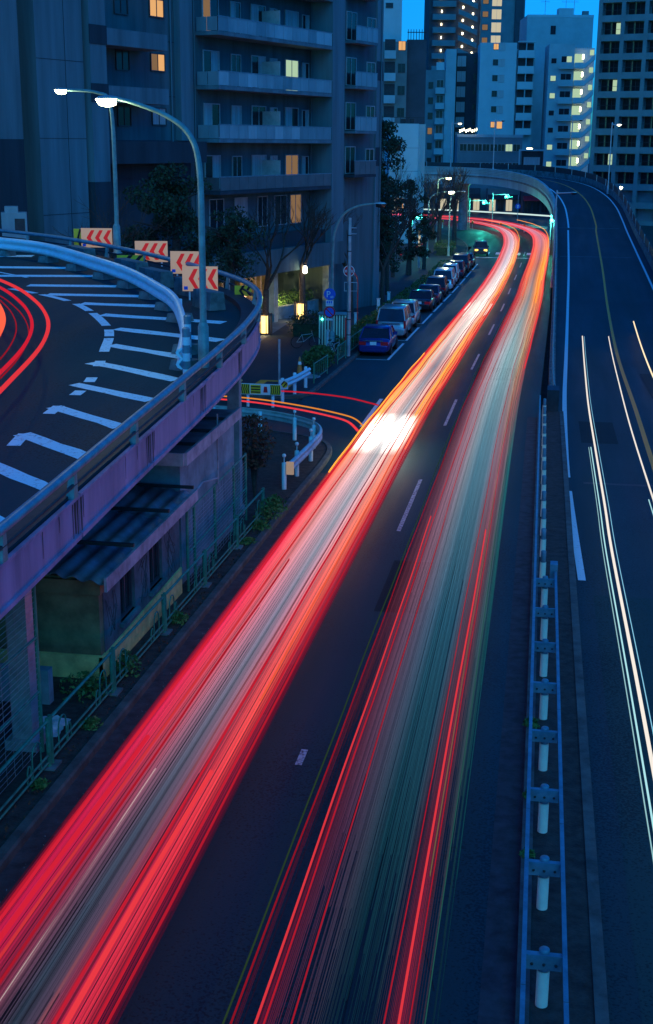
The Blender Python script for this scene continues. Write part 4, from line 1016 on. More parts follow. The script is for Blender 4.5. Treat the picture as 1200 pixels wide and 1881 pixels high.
make_car('wagon','silver',cx(86)-.02,86.0,0,'silver wagon half hidden in front of the minivan')
make_car('sedan','black',cx(97)+.0,97.0,0,'black sedan behind a second dark car, fourth in the row')
make_car('sedan','navy',cx(103)+.05,102.6,0,'navy sedan parked right ahead of the black sedan')
make_car('wagon','black',cx(110),110,0,'black wagon with one rear lamp glowing in the parked row')
make_car('van','white',cx(117.5),117.6,0,'white minivan, nearest white vehicle in the parked row')
make_car('kei','white',cx(124.5),124.5,0,'small white boxy car ahead of the white minivan')
make_car('wagon','navy',cx(131.5),131.5,0,'dark blue wagon beyond the white cars')
make_car('van','black',cx(138.5),138.5,0,'black minivan near the far end of the parked row')
make_car('sedan','grey',cx(145.5),145.5,0,'grey sedan, farthest car in the parked row')
make_car('wagon','taxi',-7.4,162,pi+.05,'dark oncoming car with amber lamps waiting at the junction',True,None,'waiting_car')

# ================================================================== TREES
def bare_tree(x, y, h, label, seed=0, r=.14, fork=.35, lean=(0,0), depth=5, z=None, spread=.6, group='bare street trees'):
    rnd = random.Random(seed); z = (g(y)+.12) if z is None else z
    t = thing('bare_tree', label, 'tree', (x, y, z), 0, group)
    tr = MB(); br = MB(); fh_ = h*fork
    p0 = [Vector((0,0,-.1)), Vector((lean[0]*.3+rnd.uniform(-.05,.05),lean[1]*.3,fh_*.5)), Vector((lean[0],lean[1],fh_))]
    tr.tube(p0, [r*1.25,r,r*.85], 8)
    def grow(p, d, L, rad_, k):
        n = 3; pts = [p]; q = p.copy(); dd = d.copy()
        for i in range(n):
            dd = (dd + Vector((rnd.gauss(0,.13),rnd.gauss(0,.13),rnd.gauss(.04,.1)))).normalized(); q = q+dd*(L/n); pts.append(q.copy())
        br.tube(pts, [rad_*(1-.45*i/n) for i in range(n+1)], 5 if k < 2 else 3, False)
        if k >= depth: return
        for j in range(rnd.choice((2,3,3)) if k < 3 else 3):
            idx = rnd.choice((2,3,3)); ax = Vector((rnd.gauss(0,1),rnd.gauss(0,1),rnd.gauss(0,.5))).normalized()
            nd = (dd + ax*spread*rnd.uniform(.6,1.3) + Vector((0,0,.18))).normalized()
            grow(pts[idx], nd, L*rnd.uniform(.62,.85), rad_*.58, k+1)
    for j in range(3):
        a = rnd.uniform(0,2*pi)+j*2.1; grow(p0[2], Vector((cos(a)*.5,sin(a)*.5,1)).normalized(), h*.26, r*.62, 1)
    tr.build('trunk', M['bark'], t); br.build('branches', M['bark'], t)
    return t
bare_tree(-16.1,77.2,7.5,'bare tree rising from the nearer lamp lit tub',1,.2,.35)
bare_tree(-15.5,85.8,6.2,'bare tree rising from the farther lamp lit tub',2,.2,.5,spread=.4)
bare_tree(-13.2,92.5,8.0,'bare tree left of the tall unlit street lamp',3,.18,.3)
bare_tree(-11.8,99.5,8.5,'bare tree on the hedge strip behind the fire hydrant sign',4,.16,.3,spread=.45)
bare_tree(-12.9,167.5,9.5,'bare dark tree left of the lit lamps near the junction',5,.28,.35,spread=.4)
bare_tree(-11.6,176,9,'bare dark tree below the lit lamps near the junction',6,.28,.4,spread=.4)
bare_tree(-15.2,186,9,'bare tree behind the bright lamps under the viaduct',12,.22,.35,spread=.45)
bare_tree(-18.5,178,10,'bare tree at the left end of the viaduct',13,.24,.35,spread=.45)
bare_tree(-12.4,108,8,'bare tree between the hedge and the dark path',14,.15,.35,spread=.5)
bare_tree(-12.2,139,9,'bare tree beside the slim glowing pillar',15,.18,.35,spread=.45)
bare_tree(-14.2,128,11,'tall bare tree in front of the blank white building',8,.17,.3,spread=.5)
bare_tree(-17.8,54.2,6.2,'bare winter bush reaching above the railing behind the leftmost chevron sign',9,.10,.15,z=1.5,spread=.8)
def leafy_tree(x, y, h, rx, label, seed, n=5200, z=None, size=.2, m='leaf', crown0=.2, group='evergreen trees'):
    rnd = random.Random(seed); z = (g(y)+.12) if z is None else z
    t = thing('evergreen_tree', label, 'tree', (x, y, z), 0, group)
    b = MB(); b.tube([(0,0,-.1),(.1,0,h*.35),(.05,.1,h*.8)], [.3,.22,.06], 8); 
    for k in range(9):
        a = rnd.uniform(0,2*pi); zz = h*rnd.uniform(.25,.75); b.tube([(.08,0,zz),(cos(a)*rx*.5,sin(a)*rx*.5,zz+h*.08),(cos(a)*rx*.85,sin(a)*rx*.85,zz+h*.12)], [.08,.05,.02], 5, False)
    b.build('trunk', M['bark'], t)
    clumps = []
    for k in range(46):
        a = rnd.uniform(0,2*pi); q = rnd.random()**.6; hh = rnd.uniform(crown0,1); prof = (1-abs(hh-.5)**2.2*3.2)
        clumps.append((cos(a)*rx*q*max(.25,prof), sin(a)*rx*q*max(.25,prof), h*hh, rx*rnd.uniform(.18,.36)))
    b = MB(); pts = []
    for k in range(n):
        c = clumps[rnd.randrange(len(clumps))]; v = Vector((rnd.gauss(0,1),rnd.gauss(0,1),rnd.gauss(0,1))).normalized()*(rnd.random()**.4)*c[3]
        pts.append((c[0]+v.x, c[1]+v.y, c[2]+v.z*.8))
    leaf_quads(b, pts, size, rnd); b.build('crown', M[m], t)
    return t
leafy_tree(-15.6,120,15.0,3.3,'large dark evergreen tree between the apartment block and white building',21,15000,size=.13)
leafy_tree(-14.6,111,10.5,2.3,'dark evergreen tree at the corner of the apartment wing',25,8000,size=.11)
leafy_tree(-13.0,131,9.0,2.2,'dark evergreen tree in front of the blank white wall, right of the largest',26,6500,size=.12)
leafy_tree(-13.9,118,6.2,1.5,'small dark tree below the large evergreen',22,4500,size=.1)
leafy_tree(-17.8,63.5,5.5,2.4,'dark evergreen bush behind the second chevron sign',23,9000,z=2.0,size=.09)
leafy_tree(-14.4,60.5,3.8,1.6,'low dark bush behind the overlapping chevron signs',24,4500,z=2.0,size=.08)
# lamp tubs round two trunks
def lamp_tub(x, y, label):
    o = thing('lamp_tub', label, 'planter lamp', (x, y, g(y)+.13), 0, 'lamp tubs round the promenade trees')
    b = MB()
    vs = []; n = 10
    for z in (.12,1.15):
        for k in range(n): a = -pi*.5+(k/(n-1)-.5)*1.5; vs.append((.34*cos(a), .34*sin(a), z))
    b.add(vs, [(k,k+1,n+k+1,n+k) for k in range(n-1)], 0, True); b.build('lamp_panel', M['planter'], o)
    for k in range(8):
        a = 2*pi*k/8+pi/8; b = MB(); b.tube([(.42*cos(a),.42*sin(a),0),(.42*cos(a),.42*sin(a),1.28)], .03, 6); b.build('guard_bar', M['dark'], o)
    for z in (.06,1.22):
        b = MB(); b.tube([(.42*cos(2*pi*k/20),.42*sin(2*pi*k/20),z) for k in range(21)], .025, 6, False); b.build('ring', M['dark'], o)
    ld = bpy.data.lights.new('tub_light','POINT'); ld.energy = 14; ld.color = (1,.6,.22); ld.shadow_soft_size = .1
    lo = bpy.data.objects.new('tub_light', ld); COL.objects.link(lo); lo.parent = o; lo.location = (0,-.55,.9)
lamp_tub(-16.1,76.8,'nearer glowing tub round a tree trunk on the promenade')
lamp_tub(-15.5,85.4,'farther glowing tub round a tree trunk on the promenade')

# ================================================================== MAIN APARTMENT BLOCK
AX, AY = -19.54, 74.72; ARZ = rad(90-19.3)
ab = thing('apartment_block', 'large grey apartment block with long glazed balconies behind the ramp', 'apartment building', (AX, AY, 0), ARZ)
def P_(name, m, *boxes, parent=None):
    b = MB()
    for q in boxes: b.box(*q)
    return b.build(name, M[m] if isinstance(m, str) else m, parent or ab)
_wcache = {}
def window(parent, x, y, z, w, h, pane='pane', frame='frame', split=1, d=.07, name='window', pane2=None):
    """frame proud of the wall face at local y (outside is -y)"""
    key = (round(w,3), round(h,3), frame, split, d)
    if key not in _wcache:
        t = .055; b = MB()
        b.box(0,t,-d,.0,0,h); b.box(w-t,w,-d,.0,0,h); b.box(t,w-t,-d,.0,h-t,h); b.box(t,w-t,-d,.0,0,t)
        for k in range(1, split+1): xx = w*k/(split+1); b.box(xx-t*.4,xx+t*.4,-d*.8,0,t,h-t)
        me = b.mesh('window', M[frame])
        panes = []
        for k in range(split+1):
            b = MB(); x0, x1 = w*k/(split+1)+t*.4, w*(k+1)/(split+1)-t*.4
            b.quad((x0,-d*.35,t),(x1,-d*.35,t),(x1,-d*.35,h-t),(x0,-d*.35,h-t)); panes.append(b)
        _wcache[key] = (me, panes, {})
    me, panes, pc = _wcache[key]
    o = link(name, me, parent, (x, y, z))
    for k, b in enumerate(panes):
        mm = pane2 if (pane2 and k == len(panes)-1) else pane
        if (k, mm) not in pc: pc[(k, mm)] = b.mesh('pane', M[mm])
        link('pane', pc[(k, mm)], o)
    return o
BASE = -4.5
# rear wall of the balcony part, wing, left bay, columns
P_('wall', 'wall_a', (1.6,17.7,1.5,9,1.3,40))
P_('wing_wall', 'wall_a', (17.7,25.3,1.0,9,BASE,40))
P_('corner_pier', 'wall_light', (16.0,17.7,-.05,1.5,2.4,40))
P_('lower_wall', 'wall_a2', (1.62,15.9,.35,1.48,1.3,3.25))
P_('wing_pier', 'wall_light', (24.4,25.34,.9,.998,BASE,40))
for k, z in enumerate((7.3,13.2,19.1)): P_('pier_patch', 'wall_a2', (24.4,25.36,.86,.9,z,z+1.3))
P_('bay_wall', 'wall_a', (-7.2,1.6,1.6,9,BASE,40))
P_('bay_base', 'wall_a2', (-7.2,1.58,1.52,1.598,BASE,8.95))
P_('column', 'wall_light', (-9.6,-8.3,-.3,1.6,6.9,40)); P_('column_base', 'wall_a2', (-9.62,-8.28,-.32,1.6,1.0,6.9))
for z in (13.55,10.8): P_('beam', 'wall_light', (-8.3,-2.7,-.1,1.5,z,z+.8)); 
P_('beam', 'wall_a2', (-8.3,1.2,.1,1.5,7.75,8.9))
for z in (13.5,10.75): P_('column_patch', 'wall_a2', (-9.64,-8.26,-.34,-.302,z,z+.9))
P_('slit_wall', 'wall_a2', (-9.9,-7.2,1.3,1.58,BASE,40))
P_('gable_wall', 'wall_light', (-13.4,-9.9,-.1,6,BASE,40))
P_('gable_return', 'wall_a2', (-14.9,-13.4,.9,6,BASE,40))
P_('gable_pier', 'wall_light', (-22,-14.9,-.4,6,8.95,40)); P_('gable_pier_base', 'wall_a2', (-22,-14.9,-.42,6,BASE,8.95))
# joint lines in the gable
for z in (8.98,12.6,16.2,5.4): P_('joint', 'wall_a2', (-13.4,-9.9,-.112,-.101,z,z+.03))
P_('joint', 'wall_a2', (-11.3,-11.27,-.112,-.101,BASE,40))
P_('corner_strip', 'wall_light', (.35,1.6,1.2,1.6,8.95,40))
# balconies by storey
FL = [2.94*k for k in range(-1, 6)]; rnd_p = random.Random(55)
for i, dz in enumerate(FL):
    z0 = 8.85+dz                                            # underside of slab
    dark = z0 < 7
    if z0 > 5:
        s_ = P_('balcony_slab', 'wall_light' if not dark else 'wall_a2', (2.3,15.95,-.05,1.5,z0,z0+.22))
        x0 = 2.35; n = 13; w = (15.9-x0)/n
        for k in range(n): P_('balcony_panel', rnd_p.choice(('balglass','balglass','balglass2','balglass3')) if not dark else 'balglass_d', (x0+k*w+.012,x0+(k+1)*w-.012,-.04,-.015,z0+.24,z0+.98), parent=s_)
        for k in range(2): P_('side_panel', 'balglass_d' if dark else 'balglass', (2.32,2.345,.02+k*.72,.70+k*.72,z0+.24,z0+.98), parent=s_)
        P_('handrail', 'railpaint', (2.3,15.95,-.06,.0,z0+.985,z0+1.04), parent=s_)
        P_('partition', 'frame_w', (9.6,9.66,.2,1.49,z0+.24,z0+1.9), parent=s_)
    zf = z0+.22
    rnd = random.Random(100+i)
    if z0 > 2:
        for (x, w, h, zo) in ((3.0,1.7,1.95,.05),(6.0,1.1,1.9,.05),(8.3,1.7,1.95,.05),(10.5,.9,1.9,.05),(12.4,1.7,1.95,.05),(14.6,.9,1.3,.6)):
            pn = rnd.choice(('pane','pane','curtain')); p2 = rnd.choice(('pane','curtain'))
            if (i, round(x,1)) in ((3,3.0),(4,3.0)): pn, p2 = 'warm_dim', 'pane'
            if (i, round(x,1)) == (2,12.4): pn, p2 = 'cool', 'cool'
            if (i, round(x,1)) == (0,12.4): pn, p2 = 'warm_dim', 'warm_dim'
            window(ab, x, 1.49, zf+zo, w, h, pn, 'frame_w', 1, pane2=p2)
        for x in (5.0,10.1):
            P_('air_conditioner', 'wall_light', (x,x+.75,1.0,1.3,zf+.02,zf+.62))
# window storey below the lowest balcony
for (x, w, pn) in ((3.4,1.6,'pane'),(6.2,1.5,'curtain'),(8.9,1.2,'pane'),(11.0,1.6,'pane'),(13.0,1.5,'warm_dim')):
    window(ab, x, 1.49, 3.7, w, 1.9, pn, 'frame_w', 1)
# wing windows and small balconies
for i in range(-1, 6):
    z0 = 8.85+.85+2.62*i+(.32*i)
    if z0 < 4: continue
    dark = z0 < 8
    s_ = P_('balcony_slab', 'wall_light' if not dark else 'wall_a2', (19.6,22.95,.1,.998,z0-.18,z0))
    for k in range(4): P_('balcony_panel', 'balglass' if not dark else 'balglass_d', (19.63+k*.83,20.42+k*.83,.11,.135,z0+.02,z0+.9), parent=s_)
    P_('handrail', 'railpaint', (19.6,22.95,.09,.15,z0+.905,z0+.96), parent=s_)
    window(ab, 19.8, .995, z0+.05, 1.5, 1.85, 'pane', 'frame_w', 1); window(ab, 22.9, .995, z0+.5, 1.35, 1.25, 'pane', 'frame_w', 1)
    P_('vent_hood', 'wall_light', (23.2,23.8,.8,.995,z0+.1,z0+.22))
for x_, y_ in ((2.05,1.42),(15.75,1.42),(18.6,.92),(25.0,.82),(-.1,1.52),(-6.9,1.52)):
    b = MB(); b.tube([(x_,y_,1.4),(x_,y_,39)], .05, 6); b.build('downpipe', M['wall_light'], ab)
# left bay windows
for z, lit in ((15.4,'warm'),(12.6,'warm_dim'),(9.75,'curtain'),(7.0,'curtain'),(18.3,'pane')):
    window(ab, -2.0, 1.59, z, 1.35, .95, lit, 'frame', 1, pane2='warm' if lit=='warm_dim' else None); window(ab, -5.1, 1.59, z-.1, 1.2, 1.05, 'pane', 'frame', 1)
# ground floor: concrete canopy, lit lobby, planter wall
P_('street_canopy', 'wall_a', (1.5,17.9,-.08,.3,.9,2.4))
for k in range(8): P_('downlight', 'uplight', (7.0+k*1.3,7.12+k*1.3,.6,.72,1.27,1.298))
P_('lobby_wall', 'plaster', (1.5,17.7,5.2,5.4,BASE,1.28))
for k in range(22): P_('lobby_slat', 'board', (2.0+k*.7,2.1+k*.7,5.1,5.198,BASE,1.28))
for x in (1.8,9.5,16.9): P_('lobby_pillar', 'conc', (x,x+.5,.6,1.1,BASE,1.28))
P_('ledge', 'wall_a2', (-7,1.5,.6,1.5,BASE,3.0))
for z in (5.4,8.3,11.3,14.2,17.1): P_('string_course', 'wall_a2', (17.72,19.5,.985,.999,z,z+.04)); P_('string_course', 'wall_a2', (-7.15,.3,1.585,1.597,z,z+.04))
pw = thing('planter_wall', 'low concrete planter wall with plants under the apartment overhang', 'planter', (AX, AY, g(84)+.12), ARZ)
wp = lerp_path([(1.0,3.4),(5.0,2.6),(10,1.7),(14.5,1.4),(17.0,1.6)], 6)
b = MB(); b.sweep([(x,y,0) for x,y in wp], [(-.15,-.6),(.15,-.6),(.15,.75),(-.15,.75)]); b.build('wall', M['conc'], pw)
b = MB(); rnd = random.Random(77); pts = []
for k in range(2600):
    q = wp[rnd.randrange(len(wp)-1)]; pts.append((q[0]+rnd.gauss(0,.5), q[1]+.3+rnd.random()*1.6, .7+rnd.random()**2*.7))
leaf_quads(b, pts, .085, rnd); b.build('plants', M['weed'], pw)
b = MB(); b.add([(9.5,3.0,.6),(12.2,4.4,.6),(12.6,4.6,2.4),(9.2,2.8,.9)], [(0,1,2,3)]); b.add([(9.55,3.1,.6),(12.25,4.5,.6),(12.65,4.7,2.4),(9.25,2.9,.9)], [(3,2,1,0)]); b.build('art_panel', M['board'], pw)
# real uplights in the lobby planting
def a_pt(s_, n_): return (AX+.3305*s_-.9438*n_, AY+.9438*s_+.3305*n_)
for (s_, n_, e) in ((12.0,2.6,150),(6.0,3.6,90)):
    x, y = a_pt(s_, n_)
    o = thing('garden_uplight', 'small warm uplight in the right part of the lobby planter' if e > 100 else 'small warm uplight in the left part of the lobby planter', 'lamp', (x, y, g(84)+.8), 0, 'garden uplights')
    b = MB(); b.lathe([(.07,0),(.09,.22),(.1,.22)], 12); b.build('housing', M['dark'], o)
    b = MB(); b.lathe([(0,.225),(.085,.225)], 12); b.build('lens', M['uplight'], o)
    ld = bpy.data.lights.new('uplight_light','POINT'); ld.energy = e; ld.color = (1,.68,.3); ld.shadow_soft_size = .08
    lo = bpy.data.objects.new('uplight_light', ld); COL.objects.link(lo); lo.parent = o; lo.location = (0,0,.4)
# rooftop box in front of the gable, seen over the railing
tb = thing('switch_cabinet', 'dim equipment cabinet behind the railing at the left edge', 'cabinet', (-22.3, 54.6, 3.6), rad(20))
b = MB(); b.box(-.55,.5,-.4,.4,0,2.35); b.build('body', M['balglass'], tb)
b = MB(); b.box(-.4,.15,-.3,.3,2.35,2.6); b.build('top_unit', M['balglass'], tb)
b = MB(); b.box(0,.42,-.42,-.405,1.5,2.1); b.build('grille', M['dark'], tb)
# ================================================================== FAR BUILDINGS
class FB:
    """building in a local frame: x along the facade, outside is -y, z absolute; k enlarges about the eye so storeys keep their size on the picture plane of the plan drawing"""
    def __init__(s, name, label, x, y, rz, k=1.0, cat='building'):
        s.k = k; s.o = thing(name, label, cat, (x*k, y*k, 0), rad(rz), 'buildings at the far end of the road')
    def Z(s, z): return EYE+(z-EYE)*s.k
    def box(s, name, m, x0, x1, y0, y1, z0, z1, parent=None):
        b = MB(); b.box(x0*s.k,x1*s.k,y0*s.k,y1*s.k,s.Z(z0),s.Z(z1)); return b.build(name, M[m], parent or s.o)
    def win(s, x, z, w, h, pane='pane', frame='frame', split=1, y=0.0, name='window', pane2=None):
        return window(s.o, x*s.k, y*s.k-.005, s.Z(z), w*s.k, h*s.k, pane, frame, split, .1, name, pane2)
rb = random.Random(31)
# --- grid facade building on the right
A = FB('grid_building', 'grey office block with a grid of deep square window bays at right', 7.3, 234.6, -20)
A.box('core', 'wall_g', -.0, 34, 1.3, 16, -6, 44)
for k in range(0, 9):
    x = -.3+3.87*k; A.box('pier', 'wall_g', x, x+.66, 0, 1.298, -6, 44)
for j in range(-4, 13):
    z = 4.55+2.97*j; A.box('spandrel', 'wall_g', -.3, 34, .06, 1.297, z, z+1.02)
    if j < -1: continue
    for k in range(0, 5):
        x = .36+3.87*k; lit = rb.random()
        pn = 'pane_dark'; p2 = None
        if (j, k) in ((0,0),(7,0),(4,0),(3,2)): p2 = 'cool'
        window(A.o, x+.15, 1.29, z+1.05, 2.9, 1.85, pn, 'frame', 2, .07, 'window', p2)
        A.box('bay_post', 'plaster', x+1.5, x+1.68, .35, .5, z+1.02, z+2.97)
        A.box('bay_rail', 'dark', x, x+3.2, .12, .16, z+1.75, z+1.8)
A.box('entrance', 'shop', 4.9, 6.1, .0, .04, -3.6, -.4)
for k in range(6): A.box('entrance_slat', 'board', 4.9, 6.1, -.06, -.02, -3.3+k*.5, -3.1+k*.5)
for x in (4.85,5.5,6.1): A.box('entrance_bar', 'frame', x, x+.08, -.08, .0, -3.7, -.35)
K = 1.2
# --- white block behind
C_ = FB('white_block', 'tall blank pale block with roof tanks behind the stair building', -4.7, 274.7, 8, K)
C_.box('wall', 'wall_w2', -.6, 12.2, 0, 12, -8, 33); C_.box('tank_room', 'wall_w', 5.6, 8.4, 1, 4, 33, 34.4); C_.box('vent', 'wall_g', 10.2, 11.4, 1, 2, 33, 33.9)
C_.box('parapet', 'wall_w', -.65, 12.25, -.05, 0, 32.6, 33.1)
for x in (3.0,7.0,8.6):
    b = MB(); b.tube([(x*K,2,C_.Z(33)),(x*K,2,C_.Z(36.2))], .06, 5); b.tube([(x*K-1,2,C_.Z(35.6)),(x*K+1,2,C_.Z(35.6))], .04, 4); b.build('antenna', M['steel'], C_.o)
C_.win(4.0,29.5,1.0,1.6); 
# --- apartment with lit outside stair
Bq = FB('stair_building', 'pale apartment house with a brightly lit open zigzag staircase', -.7, 252.2, 5, K)
Bq.box('wall', 'wall_w2', 0, 4.5, 0, 9, -8, 26.2); Bq.box('stair_core', 'wall_w', 4.5, 8.2, 1.6, 9, -8, 25.6)
for j in range(-1, 7):
    z = 4.2+2.98*j
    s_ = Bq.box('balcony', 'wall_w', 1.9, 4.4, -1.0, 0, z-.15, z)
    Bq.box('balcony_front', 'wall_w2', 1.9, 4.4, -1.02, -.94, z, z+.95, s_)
    Bq.win(2.2,z+.05,1.9,2.0,'pane','frame_w',1, pane2=('cool' if j in (6,) else None))
    Bq.win(.4,z+.75,1.0,.95,'cool' if j in (5,4,1,0) else 'pane','frame_w',0)
    # landings, flights and parapets of the stair
    Bq.box('landing', 'wall_w', 4.6, 6.4, -1.0, 1.59, z-.12, z)
    Bq.box('stair_parapet', 'wall_w', 4.55, 6.45, -1.04, -.96, z, z+.9)
    b = MB(); k = K
    b.prism([(6.4*k,-1.0*k,Bq.Z(z)),(8.1*k,-1.0*k,Bq.Z(z+1.5)),(8.1*k,-1.0*k,Bq.Z(z+2.35)),(6.4*k,-1.0*k,Bq.Z(z+.9))], (0,.1,0)); b.build('flight_parapet', M['wall_w'], Bq.o)
    b = MB(); b.prism([(6.4*k,-.85*k,Bq.Z(z-.1)),(8.1*k,-.85*k,Bq.Z(z+1.4)),(8.1*k,-.85*k,Bq.Z(z+1.5)),(6.4*k,-.85*k,Bq.Z(z))], (0,1.6,0)); b.build('stair_flight', M['wall_g'], Bq.o)
    if j >= 0:
        Bq.box('stair_glow_wall', 'cool', 4.7, 6.2, 1.55, 1.585, z+.95, z+2.5)
        Bq.box('stair_lamp', 'lamp_s', 5.9, 6.15, -.2, -.1, z+1.5, z+2.3)
        Bq.box('upper_glow', 'cool', 7.4, 8.1, 1.5, 1.58, z+2.3, z+3.2)
# --- white building with balconies
D_ = FB('white_apartment', 'white apartment house with a column of balconies, centre of the skyline', -12.7, 254.6, 6, K)
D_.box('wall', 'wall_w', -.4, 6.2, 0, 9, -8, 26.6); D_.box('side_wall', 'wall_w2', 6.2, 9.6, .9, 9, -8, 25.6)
for j in range(0, 6):
    z = 10.7+2.72*j
    D_.win(1.95,z+1.1,.95,1.05,'warm' if j in (0,5) else 'pane','frame',1, pane2=None); D_.win(3.05,z+.9,1.05,1.3,'warm' if j == 0 else 'curtain','frame_w',0)
    s_ = D_.box('balcony', 'wall_w', 6.5, 9.4, -.5, .9, z-.15, z+1.0)
    D_.box('balcony_gap', 'dark', 6.6, 9.3, .6, .88, z+1.0, z+2.3); D_.box('divider', 'wall_w2', 7.85, 8.0, -.45, .87, z+1.0, z+2.5)
    D_.box('slab', 'wall_w', 6.4, 9.5, -.55, .89, z+2.4, z+2.55)
# --- dark building
E_ = FB('dark_building', 'narrow dark brick building with a bay of pale windows, left of the white apartment', -17.6, 262.2, 6, K)
E_.box('wall', 'wall_b', -.4, 4.6, 0, 9, -8, 25.3)
E_.box('bay_strip', 'dark', -.3, 1.7, -.12, 0, -8, 25.1)
for j in range(0, 6):
    z = 8.8+2.75*j; E_.win(-.15,z+.3,1.7,2.0,'curtain','frame',1,-.12); E_.win(3.0,z+.8,.5,1.1,'pane','frame',0)
# --- slim pale building
F_ = FB('slim_building', 'slim grey apartment building with small balconies at the left of the skyline', -22.8, 257.2, 6, K)
F_.box('wall', 'wall_g', -6, 3.3, 0, 9, -8, 22); F_.box('tower_strip', 'wall_w2', 3.3, 5.2, -.3, 9, -8, 25.7)
for j in range(-1, 6):
    z = 4.2+2.72*j; F_.box('balcony', 'wall_w2', 1.5, 3.2, -.9, 0, z, z+1.05); F_.win(1.7,z+1.1,1.3,1.4,'pane','frame_w',1); F_.win(.2,z+.9,.9,1.2,'pane' if j != 2 else 'warm_dim','frame',0)
F_.box('roof_box', 'wall_w', 1.6, 3.0, -.1, 2, 22, 23.4)
# --- tall tower
G_ = FB('tower_block', 'tall tower with open lit galleries and outside stairs on the skyline', -29.6, 333.9, 12, 1.1)
G_.box('wall', 'wall_b', .2, 12.4, 1.4, 12, -10, 60); G_.box('wing', 'wall_g', 12.4, 23, .4, 12, -10, 60); G_.box('dark_edge', 'wall_b', 20.6, 22.6, -.2, .38, -10, 60)
for j in range(4, 15):
    z = 8+2.95*j
    if z > 55: break
    s_ = G_.box('gallery', 'wall_g', .9, 6.4, 0, 1.39, z-.15, z+1.15)
    G_.box('gallery_lamp', 'lamp_s', 3.0, 3.16, .9, 1.0, z+1.55, z+2.1)
    b = MB(); k = 1.1
    b.prism([(7*k,0,G_.Z(z+1.2)),(11.6*k,0,G_.Z(z-.6)),(11.6*k,0,G_.Z(z+.6)),(7*k,0,G_.Z(z+2.4))], (0,.2,0)); b.build('stair_parapet', M['wall_g'], G_.o)
    G_.box('stair_lamp', 'lamp_s', 8.0, 8.3, .5, .6, z+2.5, z+3.0); G_.box('stair_lamp', 'lamp_s', 10.4, 10.7, .5, .6, z+.9, z+1.5)
    G_.win(12.8,z+.6,1.4,1.3,'warm_dim','frame',0,.4); G_.win(15.0,z+.1,2.4,2.3,'shop','frame_w',1,.4)
# --- low wide building and framed shop front
Hh = FB('low_building', 'low wide building with long strip windows just above the viaduct', -14.3, 220.6, 6, K)
Hh.box('wall', 'wall_g', -.2, 10.2, 0, 10, -8, 10.3)
for (z, h) in ((7.75,1.15),(4.9,1.1)):
    for k in range(8): Hh.win(.2+1.22*k,z,1.15,h,'cool' if (k == 6 and z > 6) else 'pane','frame_w',1)
for k in range(9): Hh.box('festoon_lamp', 'lamp_s', .1+.33*k, .2+.33*k, -.3, -.2, 10.65+.12*(k%3), 11.05+.12*(k%3))
Hh.box('parapet', 'wall_w2', -.25, 10.25, -.1, 0, 9.9, 10.35)
Sf = FB('framed_storefront', 'dark shop front in a pale portal frame above the viaduct', -4.3, 221.6, 6, K)
Sf.box('back', 'dark', -.2, 3.7, .3, 4, -8, 8.0)
for q in ((-.35,-.1,-8,8.1),(3.6,3.85,-8,8.1)): Sf.box('portal_post', 'wall_w', q[0], q[1], -.1, .3, q[2], q[3])
Sf.box('portal_beam', 'wall_w', -.1, 3.6, -.1, .3, 7.85, 8.1); Sf.box('sign_band', 'red', .1, 3.4, .2, .29, 4.9, 5.5); Sf.win(.5,5.7,2.6,1.2,'curtain','frame_w',1,.29)
Sf.box('sign_lamp', 'lamp_s', .9, 1.8, .1, .2, 8.15, 8.3)
# --- left of centre
I_ = FB('beige_building', 'beige stepped apartment building right of the main block', -21.0, 170.2, 8, 1.24)
I_.box('wall', 'wall_be', -2, 3.3, 0, 8, -8, 20.9); I_.box('upper_block', 'wall_w', -2, 2.6, 1.5, 8, 20.9, 30); I_.box('dark_block', 'wall_b', 3.3, 5.7, .6, 8, -8, 21.2)
for j in range(0, 5):
    z = 8.4+2.62*j
    s_ = I_.box('balcony', 'wall_w2', .5, 1.9, -.9, 0, z, z+.95); I_.box('balcony_recess', 'dark', .55, 1.85, -.02, 0, z+.95, z+2.3)
    I_.win(2.2,z+1.0,.9,1.1,'warm' if j == 4 else 'pane','frame',1); I_.win(-.4,z+.7,.7,1.3,'pane','frame',0)
for k in range(7):
    b = MB(); b.tube([((3.4+.34*k)*1.24,.8,I_.Z(21.2)),((3.4+.34*k)*1.24,.8,I_.Z(22.4))], .05, 4); b.build('roof_mast', M['dark'], I_.o)
I_.box('roof_rail', 'dark', 3.3, 5.7, .7, .76, 22.0, 22.1)
I_.win(.6,24.9,.9,.6,'pane','frame',0,1.5)
J_ = FB('blank_building', 'blank white end wall behind the large evergreen tree', -16.1, 144.7, 10, 1.22)
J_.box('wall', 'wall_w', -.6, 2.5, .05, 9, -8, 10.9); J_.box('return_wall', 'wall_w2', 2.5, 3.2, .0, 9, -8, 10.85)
for k in range(7): J_.box('cladding_joint', 'wall_g', -.6, 2.5, .03, .049, -6+2.4*k, -5.96+2.4*k)
for k in range(9): J_.box('rib', 'wall_w', 2.52+.075*k, 2.55+.075*k, -.03, -.001, -8, 10.8)
J_.box('roof_rail', 'dark', -.6, 3.1, .3, .34, 11.5, 11.56)
for x in (-.4,.5,1.4,2.3,3.0): J_.box('roof_post', 'dark', x, x+.05, .3, .34, 10.9, 11.55)
for x in (.6,1.5): J_.box('roof_unit', 'dark', x, x+.5, .6, 1.1, 10.9, 11.4)

